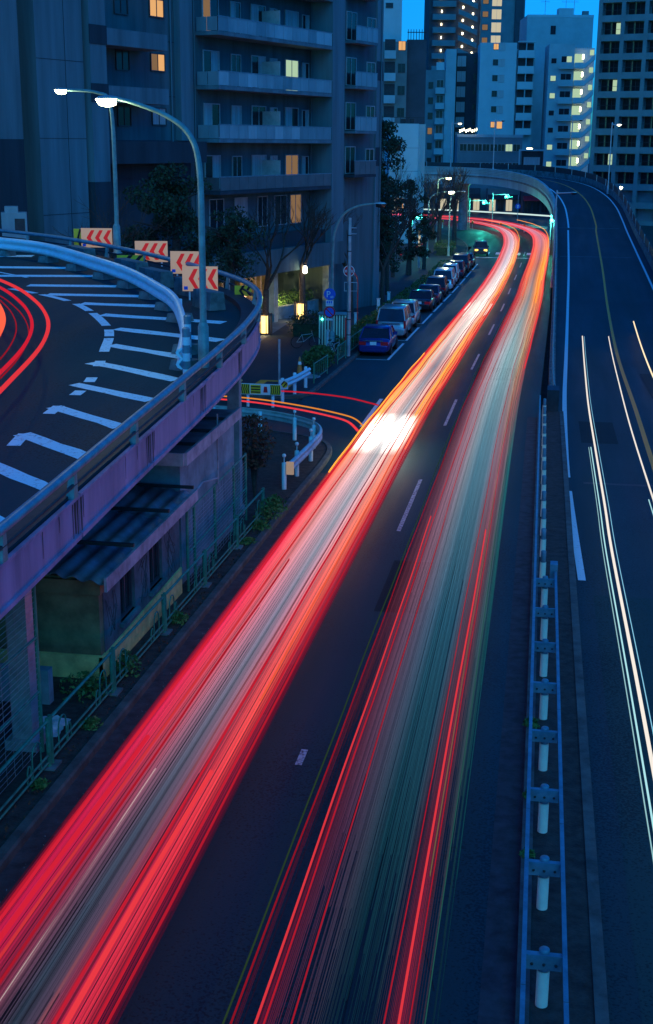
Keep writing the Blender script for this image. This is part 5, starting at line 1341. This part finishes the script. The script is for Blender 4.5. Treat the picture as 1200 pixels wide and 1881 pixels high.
# shops under the viaduct
def shop(x, y, w, label, wallm, glow, awn):
    o = thing('corner_shop', label, 'shop', (x, y, -3.98), rad(8), 'shops under the viaduct')
    b = MB(); b.box(0,w,0,4,0,4.6); b.build('wall', M[wallm], o)
    for k in range(int(w/1.6)):
        window(o, .25+k*1.6, -.004, .4, 1.3, 2.2, glow if k % 2 == 0 else 'pane', 'frame', 1)
    b = MB(); b.prism([(0,-.02,3.0),(0,-1.2,2.6),(0,-1.2,2.75),(0,-.02,3.5)], (w,0,0)); b.build('awning', M[awn], o)
shop(-30,262,9,'dark shop under the left part of the viaduct','wall_b','pane','dark')
shop(-20.5,263,8,'shop with pale lit windows behind the middle traffic signal','wall_b','shop','dark')
shop(-11,262,6,'shop with a lit doorway behind the blue road sign','wall_be','shop','dark')
shop(-4.2,258,5,'small shop with a dark red awning under the viaduct','wall_b','pane','red')

# ================================================================== FAR STREET FURNITURE
def at_ground(x, y): return (x, y, g(y)+.12)
street_lamp(at_ground(-13.2,154.5), [(0,0,0),(0,0,5),(.1,0,6.6),(.9,0,7.3),(2.1,0,7.5)], .1, .05, (1,0), 'lit street lamp by the bare trees, lower of the two bright lamps', True, 260, lens='lamp', hs=1.3)
street_lamp(at_ground(-14.2,180), [(0,0,0),(0,0,5),(0,0,7.8),(.4,0,8.3),(1.0,0,8.4)], .1, .05, (1,0), 'lit street lamp by the bare trees, upper of the two bright lamps', True, 260, lens='lamp', hs=1.2)
street_lamp(at_ground(-11.0,158), [(0,0,0),(0,0,5),(.1,0,6.6),(.6,0,7.3),(1.2,0,7.4)], .09, .05, (1,0), 'unlit curved street lamp over the waiting car', False, 0)
def mast_lamp(x, y, z, h, label, lit=False, arm=.9, d=1):
    street_lamp((x,y,z), [(0,0,0),(0,0,h*.5),(0,0,h-.05),(.15*d,0,h),(arm*d,0,h+.05)], .09, .055, (d,0), label, lit, 0, 'steel', 'tall lamps on the viaduct', 'lamp_s', .9)
mast_lamp(-14.5,207,4.5,7.3,'slim lamp mast on the viaduct in front of the festooned roof', True)
mast_lamp(-8.0,204.8,4.4,7.8,'slim unlit lamp mast on the viaduct in front of the white apartment')
mast_lamp(3.3,203,4.0,8.3,'slim unlit lamp mast where the viaduct starts to bend', False)
mast_lamp(8.0,181.5,2.7,8.7,'lit slim lamp mast on the outer bend of the viaduct', True, .6)
mast_lamp(10.2,113,-1.7,9.5,'tall lamp mast outside the right parapet', False, 1.0, -1)
mast_lamp(.95,122,g(122),8.3,'tall lamp mast beside the ramp wall by the green signal', False, 1.2, 1)
def globe_lamp(x, y, z, h, label):
    o = thing('globe_lamp', label, 'street lamp', (x,y,z), 0, 'globe lamps')
    b = MB(); b.tube([(0,0,0),(0,0,h)], .05, 8); b.build('pole', M['steel'], o)
    b = MB(); b.lathe([(0,-.2),(.15,-.15),(.2,0),(.15,.15),(0,.2)], 14, (0,0,h+.2)); b.build('globe', M['lamp'], o)
    b = MB(); b.lathe([(.21,.12),(.12,.24),(0,.26)], 14, (0,0,h+.2)); b.build('cap', M['dark'], o)
globe_lamp(9.9,186,-.6,3.8,'bright globe lamp in front of the grid building')
for i, (x, y) in enumerate(((-15.5,126),(-15.6,122.5),(-15.9,119.5))):
    o = thing('bollard_lamp', ['farthest small warm lamp along the dark path','middle small warm lamp along the dark path','nearest small warm lamp along the dark path'][i], 'bollard lamp', (x,y,g(y)+.12), 0, 'warm bollard lamps along the path')
    b = MB(); b.tube([(0,0,0),(0,0,.9)], .05, 8); b.build('stem', M['dark'], o); b = MB(); b.lathe([(.07,.9),(.09,1.1),(.07,1.3),(0,1.33)], 10); b.build('lens', M['lamp_s'], o)
# trunk lantern on the farther tub tree
o = thing('wall_lantern', 'small warm lantern glowing high on the farther tub tree', 'lamp', (-15.2,85.3,g(84.7)+3.2)); b = MB(); b.lathe([(.05,0),(.14,.05),(.12,.45),(.04,.5)], 10); b.build('lens', M['lamp_s'], o); b = MB(); b.lathe([(.16,.5),(.03,.62),(0,.63)], 10); b.build('cap', M['dark'], o)

def traffic_signal(x, y, h, label, arm, power=60, d=1):
    o = thing('traffic_signal', label, 'traffic light', (x,y,g(y)), 0, 'green traffic signals at the junction')
    b = MB(); b.tube([(0,0,0),(0,0,h+.6)], .09, 10); b.build('pole', M['steel'], o)
    b = MB(); b.tube([(0,0,h+.25),(arm,0,h+.35)], .05, 8); b.build('arm', M['steel'], o)
    b = MB(); b.box(arm-.62,arm+.62,-.12,.12,h-.22,h+.22); hd = b.build('housing', M['dark'], o)
    for k, m in enumerate(('gosignal','glass_d','glass_d')):
        lx = arm-.4+.4*k
        b = MB(); b.lathe([(0,0),(.18,0),(.18,.02)], 16); l = b.build('lens', M[m], hd); l.location = (lx,-.13,h); l.rotation_euler.x = rad(90)
        b = MB(); vs = []; n = 9
        for yy in (-.13,-.33):
            for q in range(n): a = pi*q/(n-1); vs.append((lx+.165*cos(a), yy, h+.165*sin(a)))
        b.add(vs, [(q,q+1,n+q+1,n+q) for q in range(n-1)], 0, True); b.build('visor', M['dark'], hd)
    ld = bpy.data.lights.new('signal_light','POINT'); ld.energy = power; ld.color = (.05,1,.72); ld.shadow_soft_size = .15
    lo = bpy.data.objects.new('signal_light', ld); COL.objects.link(lo); lo.parent = o; lo.location = (arm-.4,-.5,h)
traffic_signal(-11.8,214,4.0,'green traffic signal on the left below the viaduct',2.6,450)
traffic_signal(-8.6,224,4.6,'green traffic signal in the middle below the viaduct',2.6,450)
traffic_signal(.75,163,4.2,'green traffic signal against the ramp wall',.5,350)
traffic_signal(-14.6,150,4.9,'green traffic signal left of the parked row, under the evergreen',1.0,150)
# blue direction disc and orange post heads at the junction
o = thing('direction_sign', 'round blue road sign on a pole below the viaduct', 'road sign', (-4.6,232,g(232)))
b = MB(); b.tube([(0,0,0),(0,0,4.6)], .05, 8); b.build('pole', M['steel'], o); b = MB(); disc(b,.45,-.08,-.05,(0,2.7)); b.build('disc', M['blue'], o)
b = MB(); b.prism([(-.08,-.09,2.45),(.08,-.09,2.45),(.08,-.09,2.75),(.2,-.09,2.75),(0,-.09,3.0),(-.2,-.09,2.75),(-.08,-.09,2.75)], (0,.005,0)); b.build('arrow', M['signwhite'], o)
for i, (x, y) in enumerate(((-15.9,213),(-13.4,212),(-11.1,211),(-6.6,208),(-3.0,206))):
    o = thing('marker_post', ['leftmost orange capped post at the junction','second orange capped post from the left at the junction','middle orange capped post at the junction','orange capped post right of the middle signal','rightmost orange capped post near the ramp'][i], 'bollard', (x,y,g(y)), 0, 'orange capped posts at the junction')
    b = MB(); b.lathe([(.09,0),(.06,.9)], 10); b.build('post', M['guard2'], o); b = MB(); b.lathe([(0,.85),(.16,.92),(.2,1.08),(.14,1.22),(0,1.27)], 12); b.build('cap', M['cone'], o)
# neon sign stack and lit pillar left of the junction
o = thing('neon_sign', 'stack of warm neon tubes above a pink strip left of the junction', 'neon sign', (-16.5,152,g(152)), rad(9))
b = MB(); b.tube([(0,0,0),(0,0,5.2)], .08, 8); b.build('pole', M['dark'], o)
for k in range(5): b = MB(); b.box(-.6+.28*k,-.46+.28*k,-.1,.0,5.4,6.9-.1*(k%2)); b.build('tube', M['shop'] if k % 2 else M['warm'], o)
b = MB(); b.box(-.7,.75,-.1,0,5.0,5.25); b.build('strip', M['neon'], o)
o = thing('light_pillar', 'slim glowing white pillar lamp by the parked row', 'lamp', (-12.9,141,g(141)+.12)); b = MB(); b.box(-.1,.1,-.1,.1,0,2.1); b.build('pillar', M['steel'], o); b = MB(); b.box(-.11,.11,-.11,.11,2.1,3.8); b.build('light_tube', M['shop'], o); b = MB(); b.box(-.13,.13,-.13,.13,3.8,3.9); b.build('cap', M['dark'], o)
# guard rail at the far kerb of the junction
o = thing('far_guardrail', 'pale guardrail across the far side of the junction', 'guardrail', (-3,212,g(212)))
b = MB(); b.sweep([(x,y,g(y)+.45) for x,y in lerp_path([(-4.5,212.5),(-2,211),(.5,207)],5)], [(a*1.3,z*1.2) for a,z in WB]); b.build('beam', M['guard2'], o, True)
for p in ((-4.3,212.5),(-2,211.2),(.4,207.2)): b = MB(); b.lathe([(.08,0),(.08,.85)],10,(p[0],p[1],g(p[1]))); b.build('post', M['guard2'], o, True)
# ================================================================== VEHICLE LIGHT TRAILS
# glowing filaments of light hanging above the lanes, each a real rod of light at lamp height
LANE_L = [(-4.78,2),(-4.78,20),(-4.8,45),(-4.62,60),(-4.45,75),(-4.1,100),(-3.95,122),(-3.85,150),(-4.1,175),(-5.4,195),(-8.5,210),(-14,222),(-22,230),(-36,238)]
LANE_R = [(-1.62,2),(-1.62,20),(-1.62,45),(-1.5,60),(-1.25,75),(-.85,100),(-.7,122),(-.35,150),(-.25,172),(-.9,190),(-3.4,206),(-9,222),(-18,233),(-36,244)]
def densify(P, y0, y1, k):
    out = []
    for a, c in zip(P[:-1], P[1:]):
        m = k if y0 < a[1] < y1 else 1
        out += [tuple(u+(v-u)*i/m for u, v in zip(a, c)) for i in range(m)]
    return out+[P[-1]]
LP, RP = densify(lerp_path(LANE_L, 12), 36, 50, 3), densify(lerp_path(LANE_R, 12), 6, 30, 4)
EM = {}
def trail_mat(col, s):
    k = (tuple(round(c,3) for c in col), round(s,3))
    if k not in EM: EM[k] = emit('trail_light', col, s*.8)
    return EM[k]
def rod(b, path, off, h, w, t, y0, y1, jig=0, seed=0):
    rnd = random.Random(seed); ph = rnd.uniform(0,6.28)
    Q = []
    for a, c in zip(path[:-1], path[1:]):
        if y0 <= a[1] <= y1: Q.append(a)
        for yy in sorted((y0, y1)):
            if a[1] < yy < c[1]: f = (yy-a[1])/(c[1]-a[1]); Q.append((a[0]+(c[0]-a[0])*f, yy))
    if y0 <= path[-1][1] <= y1: Q.append(path[-1])
    P = [(p[0], p[1], g(p[1])+h) for p in Q]
    if len(P) < 2: return False
    q = offset(P, off)
    if jig: q = [(p[0]+jig*sin(p[1]*.35+ph)*min(1,p[1]/60), p[1], p[2]+jig*.6*sin(p[1]*.9+ph*2)) for p in q]
    prof = [(-w/2,0),(-w*.3,-t*.45),(w*.3,-t*.45),(w/2,0),(w*.3,t*.5),(-w*.3,t*.5)]
    b.sweep(q, prof); return True
RED, RED2, HOT, ORG, WHT, PNK, TEAL = (1,.022,.06), (1,.05,.07), (1,.12,.06), (1,.32,.04), (1,.92,.82), (.85,.25,.36), (.16,.5,.55)
NT = [0]
def trail(path, off, h, w, col, s, y0, y1, label, group, jig=0, t=.05, name='light_trail'):
    b = MB(); NT[0] += 1
    if not rod(b, path, off, h, w, t, y0, y1, jig, NT[0]): return
    o = b.build(name, trail_mat(col, s)); tag(o, label, 'light trail', group)
GL, GR = 'red light trails in the left lane', 'red light trails in the right lane'
T_ = [ # offset, height, width, colour, strength, y0, y1, words
 (-.92,.80,.022,RED,.55,2,300,'outermost thin red light trail along the left edge of the left lane'),
 (-.82,.90,.03,RED,.75,2,300,'second red light trail from the kerb in the left lane'),
 (-.66,.90,.07,RED,.75,2,17.3,'short broad red light trail on the left ending beside the fence'),
 (-.52,.90,.02,RED2,.7,2,300,'red light trail left of the dark middle gap in the left lane'),
 (-.36,.90,.02,RED,.45,2,27,'dim red light trail nearest the left lane middle, left side'),
 (.30,.90,.012,PNK,.3,2,300,'dim pink light trail right of the left lane middle'),
 (.44,.90,.03,RED,.6,2,300,'red light trail starting the right hand bundle of the left lane'),
 (.56,.91,.07,RED2,.95,2,16.3,'short broad bright red light trail with a round end at the bottom'),
 (.70,.91,.03,HOT,.9,19,300,'brightest orange red light trail in the left lane'),
 (.83,.90,.02,RED,.6,2,300,'narrow red light trail inside the right rim of the left lane'),
 (.95,.90,.02,RED,.5,2,300,'broad red light trail on the right rim of the left lane')]
for (o_, h, w, c, s, y0, y1, lab) in T_: trail(LP, o_, h, w, c, s, y0, y1, lab, GL, .022)
for (o_, h, w, c, s, y0, y1, lab) in [
 (-.9,.92,.035,ORG,2.0,36,64,'flickering orange trail on the kerb side of the left lane'),
 (-.6,.92,.035,ORG,1.6,44,70,'orange trail inside the kerb side of the left lane'),
 (.62,.95,.035,ORG,1.8,46,74,'orange trail on the right side of the left lane'),
 (.85,.92,.03,HOT,1.9,40,95,'hot orange trail on the right rim of the left lane'),
 (-.15,1.0,.05,WHT,.8,60,130,'white trail in the middle of the left lane far down the road'),
 (.2,1.05,.06,WHT,.9,66,150,'broad white trail right of the left lane middle far away'),
 (-.35,.95,.025,WHT,.9,44,110,'thin white trail left of the left lane middle'),
 (.95,1.3,.05,ORG,2.0,95,215,'wavy orange trail rising at the right of the left lane by the junction')]: trail(LP, o_, h, w, c, s, y0, y1, lab, GL, .03)
trail(LP,-.3,.75,.03,WHT,.7,5,16.5,'hair thin white squiggle along the bottom of the left lane',GL,.03,.03)
# the places where headlamps stood still: dense bundles of short white rods
def paused(o0, o1, n, y0, y1, s, seed, label):
    rnd = random.Random(seed); b = MB()
    for k in range(n):
        m = (y0+y1)/2+rnd.gauss(0,(y1-y0)*.12); l = (y1-y0)*rnd.uniform(.12,.38)
        rod(b, LP, rnd.uniform(o0,o1), rnd.uniform(.7,1.15), rnd.uniform(.012,.05), .03, m-l, m+l, 0, k)
    tag(b.build('light_patch', trail_mat(WHT, s)), label, 'light trail', 'white patches of paused headlamps')
paused(-.6,.9,40,82,96,1.3,63,'far white patch where a vehicle paused in the left lane')
for (o_, h, w, c, s, y0, y1, lab) in [
 (-1.02,.89,.014,RED,.3,2,110,'faint dark red trail along the lane dashes in the right lane'),
 (-.78,.90,.022,RED2,.8,2,31.5,'bright thin red trail left of centre in the right lane, ending mid road'),
 (-.70,.89,.014,RED,.5,2,120,'thin red trail just right of the bright one in the right lane'),
 (-.44,.89,.012,RED,.42,2,120,'dim crimson trail left of the right lane middle'),
 (.46,.89,.014,RED,.45,2,300,'red trail right of the right lane middle'),
 (.60,.90,.028,RED2,.85,2,30.5,'bright double red trail right of centre in the right lane, ending mid road'),
 (.70,.89,.014,RED,.45,2,300,'crimson trail at the right rim of the right lane'),
 (.86,.89,.012,(.1,.6,.5),.16,2,75,'thin green trail on the right rim of the right lane'),
 (-1.1,.9,.010,(.35,.8,.35),.06,8,95,'hair thin green line left of the right lane'),
 (.66,.9,.010,(.9,.75,.3),.2,14,110,'hair thin yellow line right in the right lane'),
 (.55,.92,.06,ORG,1.5,95,150,'broad orange trail in the right lane far down the road'),
 (-.5,.92,.05,HOT,1.3,100,160,'hot orange trail left in the right lane far down the road'),
 (.8,1.5,.06,ORG,2.2,110,212,'wavy orange trail rising beside the ramp wall'),
 (.95,.9,.05,RED2,.9,60,300,'red trail at the outer right edge of the far right lane'),
 (-.85,.9,.05,RED2,.8,75,300,'red trail at the left edge of the far right lane')]: trail(RP, o_, h, w, c, s, y0, y1, lab, GR, .024)
# fine filaments of light filling each lane: far too many and thin to count
def glow_mat():
    m = bpy.data.materials.new('streak_light'); m.use_nodes = True; N, L = m.node_tree.nodes, m.node_tree.links; N.clear()
    at = N.new('ShaderNodeAttribute'); at.attribute_name = 'glow'
    e = N.new('ShaderNodeEmission'); o = N.new('ShaderNodeOutputMaterial'); L.new(at.outputs['Color'], e.inputs[0]); L.new(e.outputs[0], o.inputs[0]); return m
GLOW = glow_mat()
def profile(tab, y, off):
    ys = [r[0] for r in tab]
    def row(r):
        c = r[1]
        if off <= c[0][0]: return c[0][1]
        for (a, ca), (b_, cb) in zip(c[:-1], c[1:]):
            if off <= b_: f = (off-a)/(b_-a); return tuple(u+(v-u)*f for u, v in zip(ca, cb))
        return c[-1][1]
    if y <= ys[0]: return row(tab[0])
    for r0, r1 in zip(tab[:-1], tab[1:]):
        if y <= r1[0]: f = (y-r0[0])/(r1[0]-r0[0]); return tuple(u+(v-u)*f for u, v in zip(row(r0), row(r1)))
    return row(tab[-1])
def veil(path, tab, lo, hi, n, w, label, seed, ymin=2):
    rnd = random.Random(seed); vs = []; fs = []; gl = []
    slow = [rnd.uniform(.74,1.18) for _ in range(40)]
    P0 = [(p[0], p[1], g(p[1])) for p in lerp_path([(q[0], q[1]) for q in path], 1) if p[1] >= ymin]
    for k in range(n):
        off = lo+(hi-lo)*(k+rnd.uniform(.35,.65))/n; hh = rnd.uniform(.79,.82); ww = w*rnd.uniform(.9,1.1)
        u = (k/n)*38; amp = (slow[int(u)]*(1-u%1)+slow[int(u)+1]*(u%1))*rnd.uniform(.9,1.1); ph = rnd.uniform(0,6.28); thr = rnd.uniform(.012,.06)
        cut0 = rnd.choice((0,0,0,0,0,rnd.uniform(8,30))); P = offset(P0, off); run = []
        for p in P+[None]:
            c = None
            if p is not None and p[1] >= cut0:
                c = tuple(q*amp*(1+.12*sin(p[1]*.21+ph)) for q in profile(tab, p[1], off))
                if max(c) < thr: c = None
            if c is not None: run.append((p, c))
            elif run:
                if len(run) > 2:
                    N2 = normals2([q[0] for q in run]); o = len(vs)
                    for (q, cc), nn in zip(run, N2):
                        fa = max(1.0, q[1]/45.0)
                        for a_, z_ in ((-ww/2*fa,0),(0,.012),(ww/2*fa,0)):
                            vs.append((q[0]+nn[0]*a_, q[1]+nn[1]*a_, q[2]+hh+z_)); gl.append(cc)
                    for i in range(len(run)-1):
                        for j in range(3): fs.append((o+i*3+j, o+i*3+(j+1)%3, o+(i+1)*3+(j+1)%3, o+(i+1)*3+j))
                run = []
    me = bpy.data.meshes.new('light_streaks'); me.from_pydata(vs, [], fs); me.materials.append(GLOW)
    at = me.color_attributes.new('glow', 'FLOAT_COLOR', 'POINT')
    k = 1/3.6/.75*1.12
    at.data.foreach_set('color', [q for c in gl for q in (c[0]*k, c[1]*k, c[2]*k, 1.0)])
    tag(link('light_streaks', me), label, 'light streaks', kind='stuff')
TL = [
 (8, [(-1,(.02,.002,.008)),(-.85,(.20,.005,.03)),(-.65,(.30,.008,.045)),(-.45,(.15,.008,.035)),(-.22,(.04,.012,.03)),(0,(.008,.022,.04)),(.22,(.03,.02,.04)),(.45,(.24,.008,.04)),(.65,(.42,.015,.045)),(.84,(.11,.005,.025)),(1,(.05,.003,.015))]),
 (15,[(-1,(.05,.003,.012)),(-.85,(.34,.007,.04)),(-.65,(.44,.012,.055)),(-.45,(.25,.016,.05)),(-.22,(.12,.05,.09)),(0,(.04,.06,.10)),(.22,(.09,.05,.09)),(.45,(.38,.016,.05)),(.65,(.62,.03,.05)),(.84,(.18,.007,.03)),(1,(.05,.003,.015))]),
 (24,[(-1,(.10,.005,.02)),(-.85,(.60,.018,.07)),(-.65,(.75,.06,.10)),(-.45,(.55,.11,.15)),(-.2,(.40,.18,.26)),(.05,(.16,.17,.25)),(.2,(.32,.16,.23)),(.45,(.65,.10,.12)),(.65,(.85,.11,.08)),(.84,(.38,.015,.04)),(1,(.08,.004,.02))]),
 (34,[(-1,(.15,.01,.02)),(-.85,(.75,.05,.07)),(-.65,(.80,.20,.19)),(-.45,(.66,.30,.30)),(-.2,(.60,.38,.44)),(.05,(.30,.33,.40)),(.2,(.48,.32,.38)),(.45,(.75,.24,.20)),(.65,(.88,.18,.10)),(.84,(.52,.025,.05)),(1,(.10,.005,.02))]),
 (39.5,[(-1,(.3,.03,.02)),(-.85,(.85,.16,.05)),(-.6,(.85,.35,.28)),(-.2,(.7,.5,.5)),(.05,(.35,.36,.4)),(.3,(.8,.5,.45)),(.65,(.85,.22,.14)),(.84,(.5,.03,.05)),(1,(.1,.005,.02))]),
 (42.2,[(-1,(.5,.10,.02)),(-.88,(1,.5,.2)),(-.7,(3.2,3.0,2.7)),(-.3,(3.2,3.0,2.7)),(.0,(.9,.85,.85)),(.2,(3.2,3.0,2.7)),(.55,(3.0,2.7,2.4)),(.75,(.8,.2,.14)),(1,(.2,.01,.03))]),
 (44.4,[(-1,(.5,.10,.02)),(-.88,(1,.5,.2)),(-.7,(3.2,3.0,2.7)),(-.3,(3.2,3.0,2.7)),(.0,(.9,.85,.85)),(.2,(3.2,3.0,2.7)),(.55,(3.0,2.7,2.4)),(.75,(.8,.2,.14)),(1,(.2,.01,.03))]),
 (47,[(-1,(.5,.12,.02)),(-.85,(.95,.38,.06)),(-.5,(.85,.42,.35)),(-.1,(.6,.45,.45)),(.05,(.3,.33,.38)),(.35,(.75,.42,.35)),(.65,(.9,.3,.08)),(.9,(.5,.03,.05)),(1,(.1,.005,.02))]),
 (60,[(-1,(.3,.02,.03)),(-.88,(.75,.06,.05)),(-.62,(.9,.40,.12)),(-.3,(.68,.34,.32)),(0,(.16,.18,.24)),(.3,(.6,.30,.28)),(.6,(.92,.36,.07)),(.9,(.7,.05,.06)),(1,(.15,.01,.02))]),
 (90,[(-1,(.4,.02,.04)),(-.88,(.7,.05,.07)),(-.5,(.7,.30,.30)),(-.1,(1.0,.8,.75)),(.25,(1.1,.95,.85)),(.6,(.8,.30,.16)),(.95,(.7,.05,.05))]),
 (140,[(-1,(.6,.07,.09)),(-.5,(.6,.2,.22)),(-.1,(.5,.42,.5)),(.2,(.6,.5,.6)),(.55,(.9,.5,.2)),(1,(.8,.2,.1))]),
 (200,[(-1,(.7,.06,.09)),(0,(.5,.28,.36)),(1,(.75,.08,.1))]),(245,[(-1,(.6,.05,.08)),(1,(.6,.05,.08))])]
TR = [
 (8, [(-1.1,(.0,.0,.0)),(-1.0,(.04,.003,.010)),(-.9,(.0,.0,.0)),(-.75,(.08,.004,.02)),(-.55,(.035,.006,.022)),(-.3,(.025,.006,.02)),(-.1,(.0,.0,.0)),(.35,(.0,.0,.0)),(.47,(.07,.004,.02)),(.6,(.20,.006,.025)),(.72,(.06,.004,.016)),(.9,(.0,.0,.0))]),
 (15,[(-1.1,(.0,.0,.0)),(-1.0,(.05,.003,.012)),(-.9,(.0,.0,.0)),(-.75,(.07,.006,.02)),(-.5,(.05,.022,.055)),(-.25,(.035,.04,.07)),(0,(.006,.05,.075)),(.3,(.008,.05,.075)),(.47,(.05,.02,.04)),(.6,(.16,.008,.025)),(.75,(.04,.022,.035)),(.95,(.003,.05,.055))]),
 (24,[(-1.1,(.0,.0,.0)),(-1.0,(.05,.008,.016)),(-.75,(.09,.025,.05)),(-.5,(.12,.07,.12)),(-.25,(.07,.10,.17)),(0,(.02,.11,.18)),(.3,(.022,.11,.18)),(.5,(.11,.06,.09)),(.65,(.20,.025,.045)),(.8,(.05,.09,.11)),(.95,(.006,.09,.10))]),
 (40,[(-1.05,(.04,.007,.014)),(-.8,(.17,.06,.09)),(-.5,(.32,.18,.24)),(-.25,(.22,.28,.34)),(0,(.10,.27,.38)),(.3,(.13,.27,.37)),(.55,(.34,.17,.22)),(.75,(.27,.09,.12)),(.92,(.02,.17,.18))]),
 (65,[(-1,(.06,.012,.024)),(-.85,(.26,.08,.11)),(-.5,(.36,.33,.38)),(0,(.26,.45,.50)),(.4,(.30,.40,.42)),(.7,(.45,.30,.16)),(.9,(.6,.04,.06)),(1,(.1,.01,.02))]),
 (100,[(-1,(.3,.03,.04)),(-.85,(.5,.05,.06)),(-.4,(.45,.22,.16)),(0,(.2,.22,.24)),(.4,(.8,.25,.06)),(.95,(.7,.08,.07))]),
 (140,[(-1,(.5,.06,.05)),(-.7,(.8,.15,.06)),(-.3,(.5,.15,.1)),(0,(.3,.1,.1)),(.5,(.9,.3,.05)),(1,(.8,.1,.1))]),
 (200,[(-1,(.7,.06,.09)),(0,(.5,.2,.3)),(1,(.75,.08,.1))]),(250,[(-1,(.6,.05,.08)),(1,(.6,.05,.08))])]
veil(LP, TL, -1.0, 1.0, 270, .0056, 'fine red and white light streaks filling the left lane', 71)
veil(RP, TR, -1.08, .98, 270, .0036, 'fine crimson and teal light streaks filling the right lane', 72)
# turning cars into the side street
SIDE = [(-6.0,44.2),(-6.6,45.9),(-7.4,46.9),(-8.8,48.1),(-10.7,49.3),(-12.4,49.8),(-16,50.3),(-24,50.6)]
def free_trail(pts, h, w, col, s, label, group, zf=g, t=.05):
    q = [(x, y, zf(y)+h) for x, y in lerp_path(pts, 8)]; b = MB(); b.sweep(q, [(-w/2,0),(-w*.3,-t*.45),(w*.3,-t*.45),(w/2,0),(w*.3,t*.5),(-w*.3,t*.5)])
    tag(b.build('light_trail', trail_mat(col, s)), label, 'light trail', group)
free_trail(SIDE,.62,.12,RED2,1.0,'bright red trail turning off into the side street','red trails turning into the side street')
free_trail([(x+.2,y+.25) for x,y in SIDE],.7,.04,ORG,.9,'thin orange trail beside the bright one turning into the side street','red trails turning into the side street')
free_trail([(-6.0,49.8),(-7.4,51.3),(-9.2,52.2),(-11.2,52.4),(-16,52.4)],.62,.09,RED,.55,'dim red trail turning behind the barrier board','red trails turning into the side street')
free_trail([(-15.6,148),(-15.2,156),(-14.6,170)],.9,.09,RED,.9,'short red trail on the path behind the lit pillar','red trails turning into the side street')
# trails on the left ramp
GRP = 'red trails on the elevated ramp'
R1 = [(-8.6,17.5),(-9.5,22.2),(-10.15,25.5),(-10.7,27.6),(-11.35,29.45),(-12.15,31.2),(-13.0,32.75),(-14.1,34.5),(-15.4,36.2),(-17.2,38.2),(-20.5,41)]
free_trail(R1,.72,.09,RED2,.85,'outer crimson trail curving along the ramp deck',GRP,zd,.07)
free_trail([(x-.38,y-.05) for x,y in R1],.68,.08,RED,.7,'second crimson trail just inside the outer one on the ramp',GRP,zd,.07)
free_trail([(x-1.05,y-.2) for x,y in R1[2:]],.75,.17,HOT,1.3,'bright orange trail with a blunt end on the ramp deck',GRP,zd,.14)
free_trail([(x-1.75,y-.5) for x,y in R1[1:]],.75,.14,HOT,1.1,'innermost orange trail at the left edge on the ramp deck',GRP,zd,.12)
for k in range(5): free_trail([(x-.45-.3*k,y-.1) for x,y in R1],.5+.08*k,.03,RED,.35,['faint red trail between the crimson trails on the ramp','faint red trail next to the blunt orange one on the ramp','faint red trail under the blunt orange one on the ramp','faint red trail near the innermost orange one on the ramp','faintest innermost red trail on the ramp'][k],GRP,zd,.03)
# headlamp trails on the right carriageway
GW = 'white headlamp trails on the right carriageway'
H1 = [(1.97,8),(1.97,20.7),(1.94,30),(1.97,34.8),(2.0,43),(2.05,52),(2.2,62),(2.44,75.8)]
H2 = [(3.3,12),(3.28,24),(3.31,35.7),(3.38,47.3),(3.58,60),(3.9,76)]
H3 = [(5.0,34),(5.05,48),(5.16,59),(5.45,72),(5.74,83.6)]
zrr = lambda y: zr(y)
free_trail(H1,.65,.062,WHT,1.1,'broad white trail nearest the median',GW,zrr,.07)
free_trail([(x+.1,y) for x,y in H1],.66,.016,(.3,.75,1),1.0,'hair thin blue trail right of the broad white one',GW,zrr,.02)
free_trail([(x-.13,y) for x,y in H1 if y < 43.5],.62,.03,(.5,.95,1),1.0,'cyan trail left of the broad white one',GW,zrr,.03)
free_trail([(x-.2,y) for x,y in H1 if y < 43.5],.62,.018,(.5,.95,1),.7,'outer hair thin cyan trail left of the broad white one',GW,zrr,.02)
free_trail(H2,.65,.052,WHT,1.05,'second white trail by the orange centre line',GW,zrr,.06)
free_trail([(x-.12,y) for x,y in H2 if y < 44],.63,.03,(.5,.95,1),.9,'cyan trail left of the second white one',GW,zrr,.03)
free_trail(H3,.65,.075,(1,.8,.5),1.4,'warm white trail at the right edge of the picture',GW,zrr,.07)
# white trails of the cross street
for k in range(3):
    q = lerp_path([(-60,262-3*k),(-24,259-3*k),(-8,250-3*k),(2,240-3*k)], 8)
    b = MB(); b.sweep([(x,y,g(y)+.75+.1*k) for x,y in q], [(-.08,-.06),(.08,-.06),(.08,.08),(-.08,.08)]); tag(b.build('light_trail', trail_mat((.75,1,.95), 1.0)), ['farthest pale trail along the cross street under the viaduct','middle pale trail along the cross street under the viaduct','nearest pale trail along the cross street under the viaduct'][k], 'light trail', 'pale trails of the cross street')
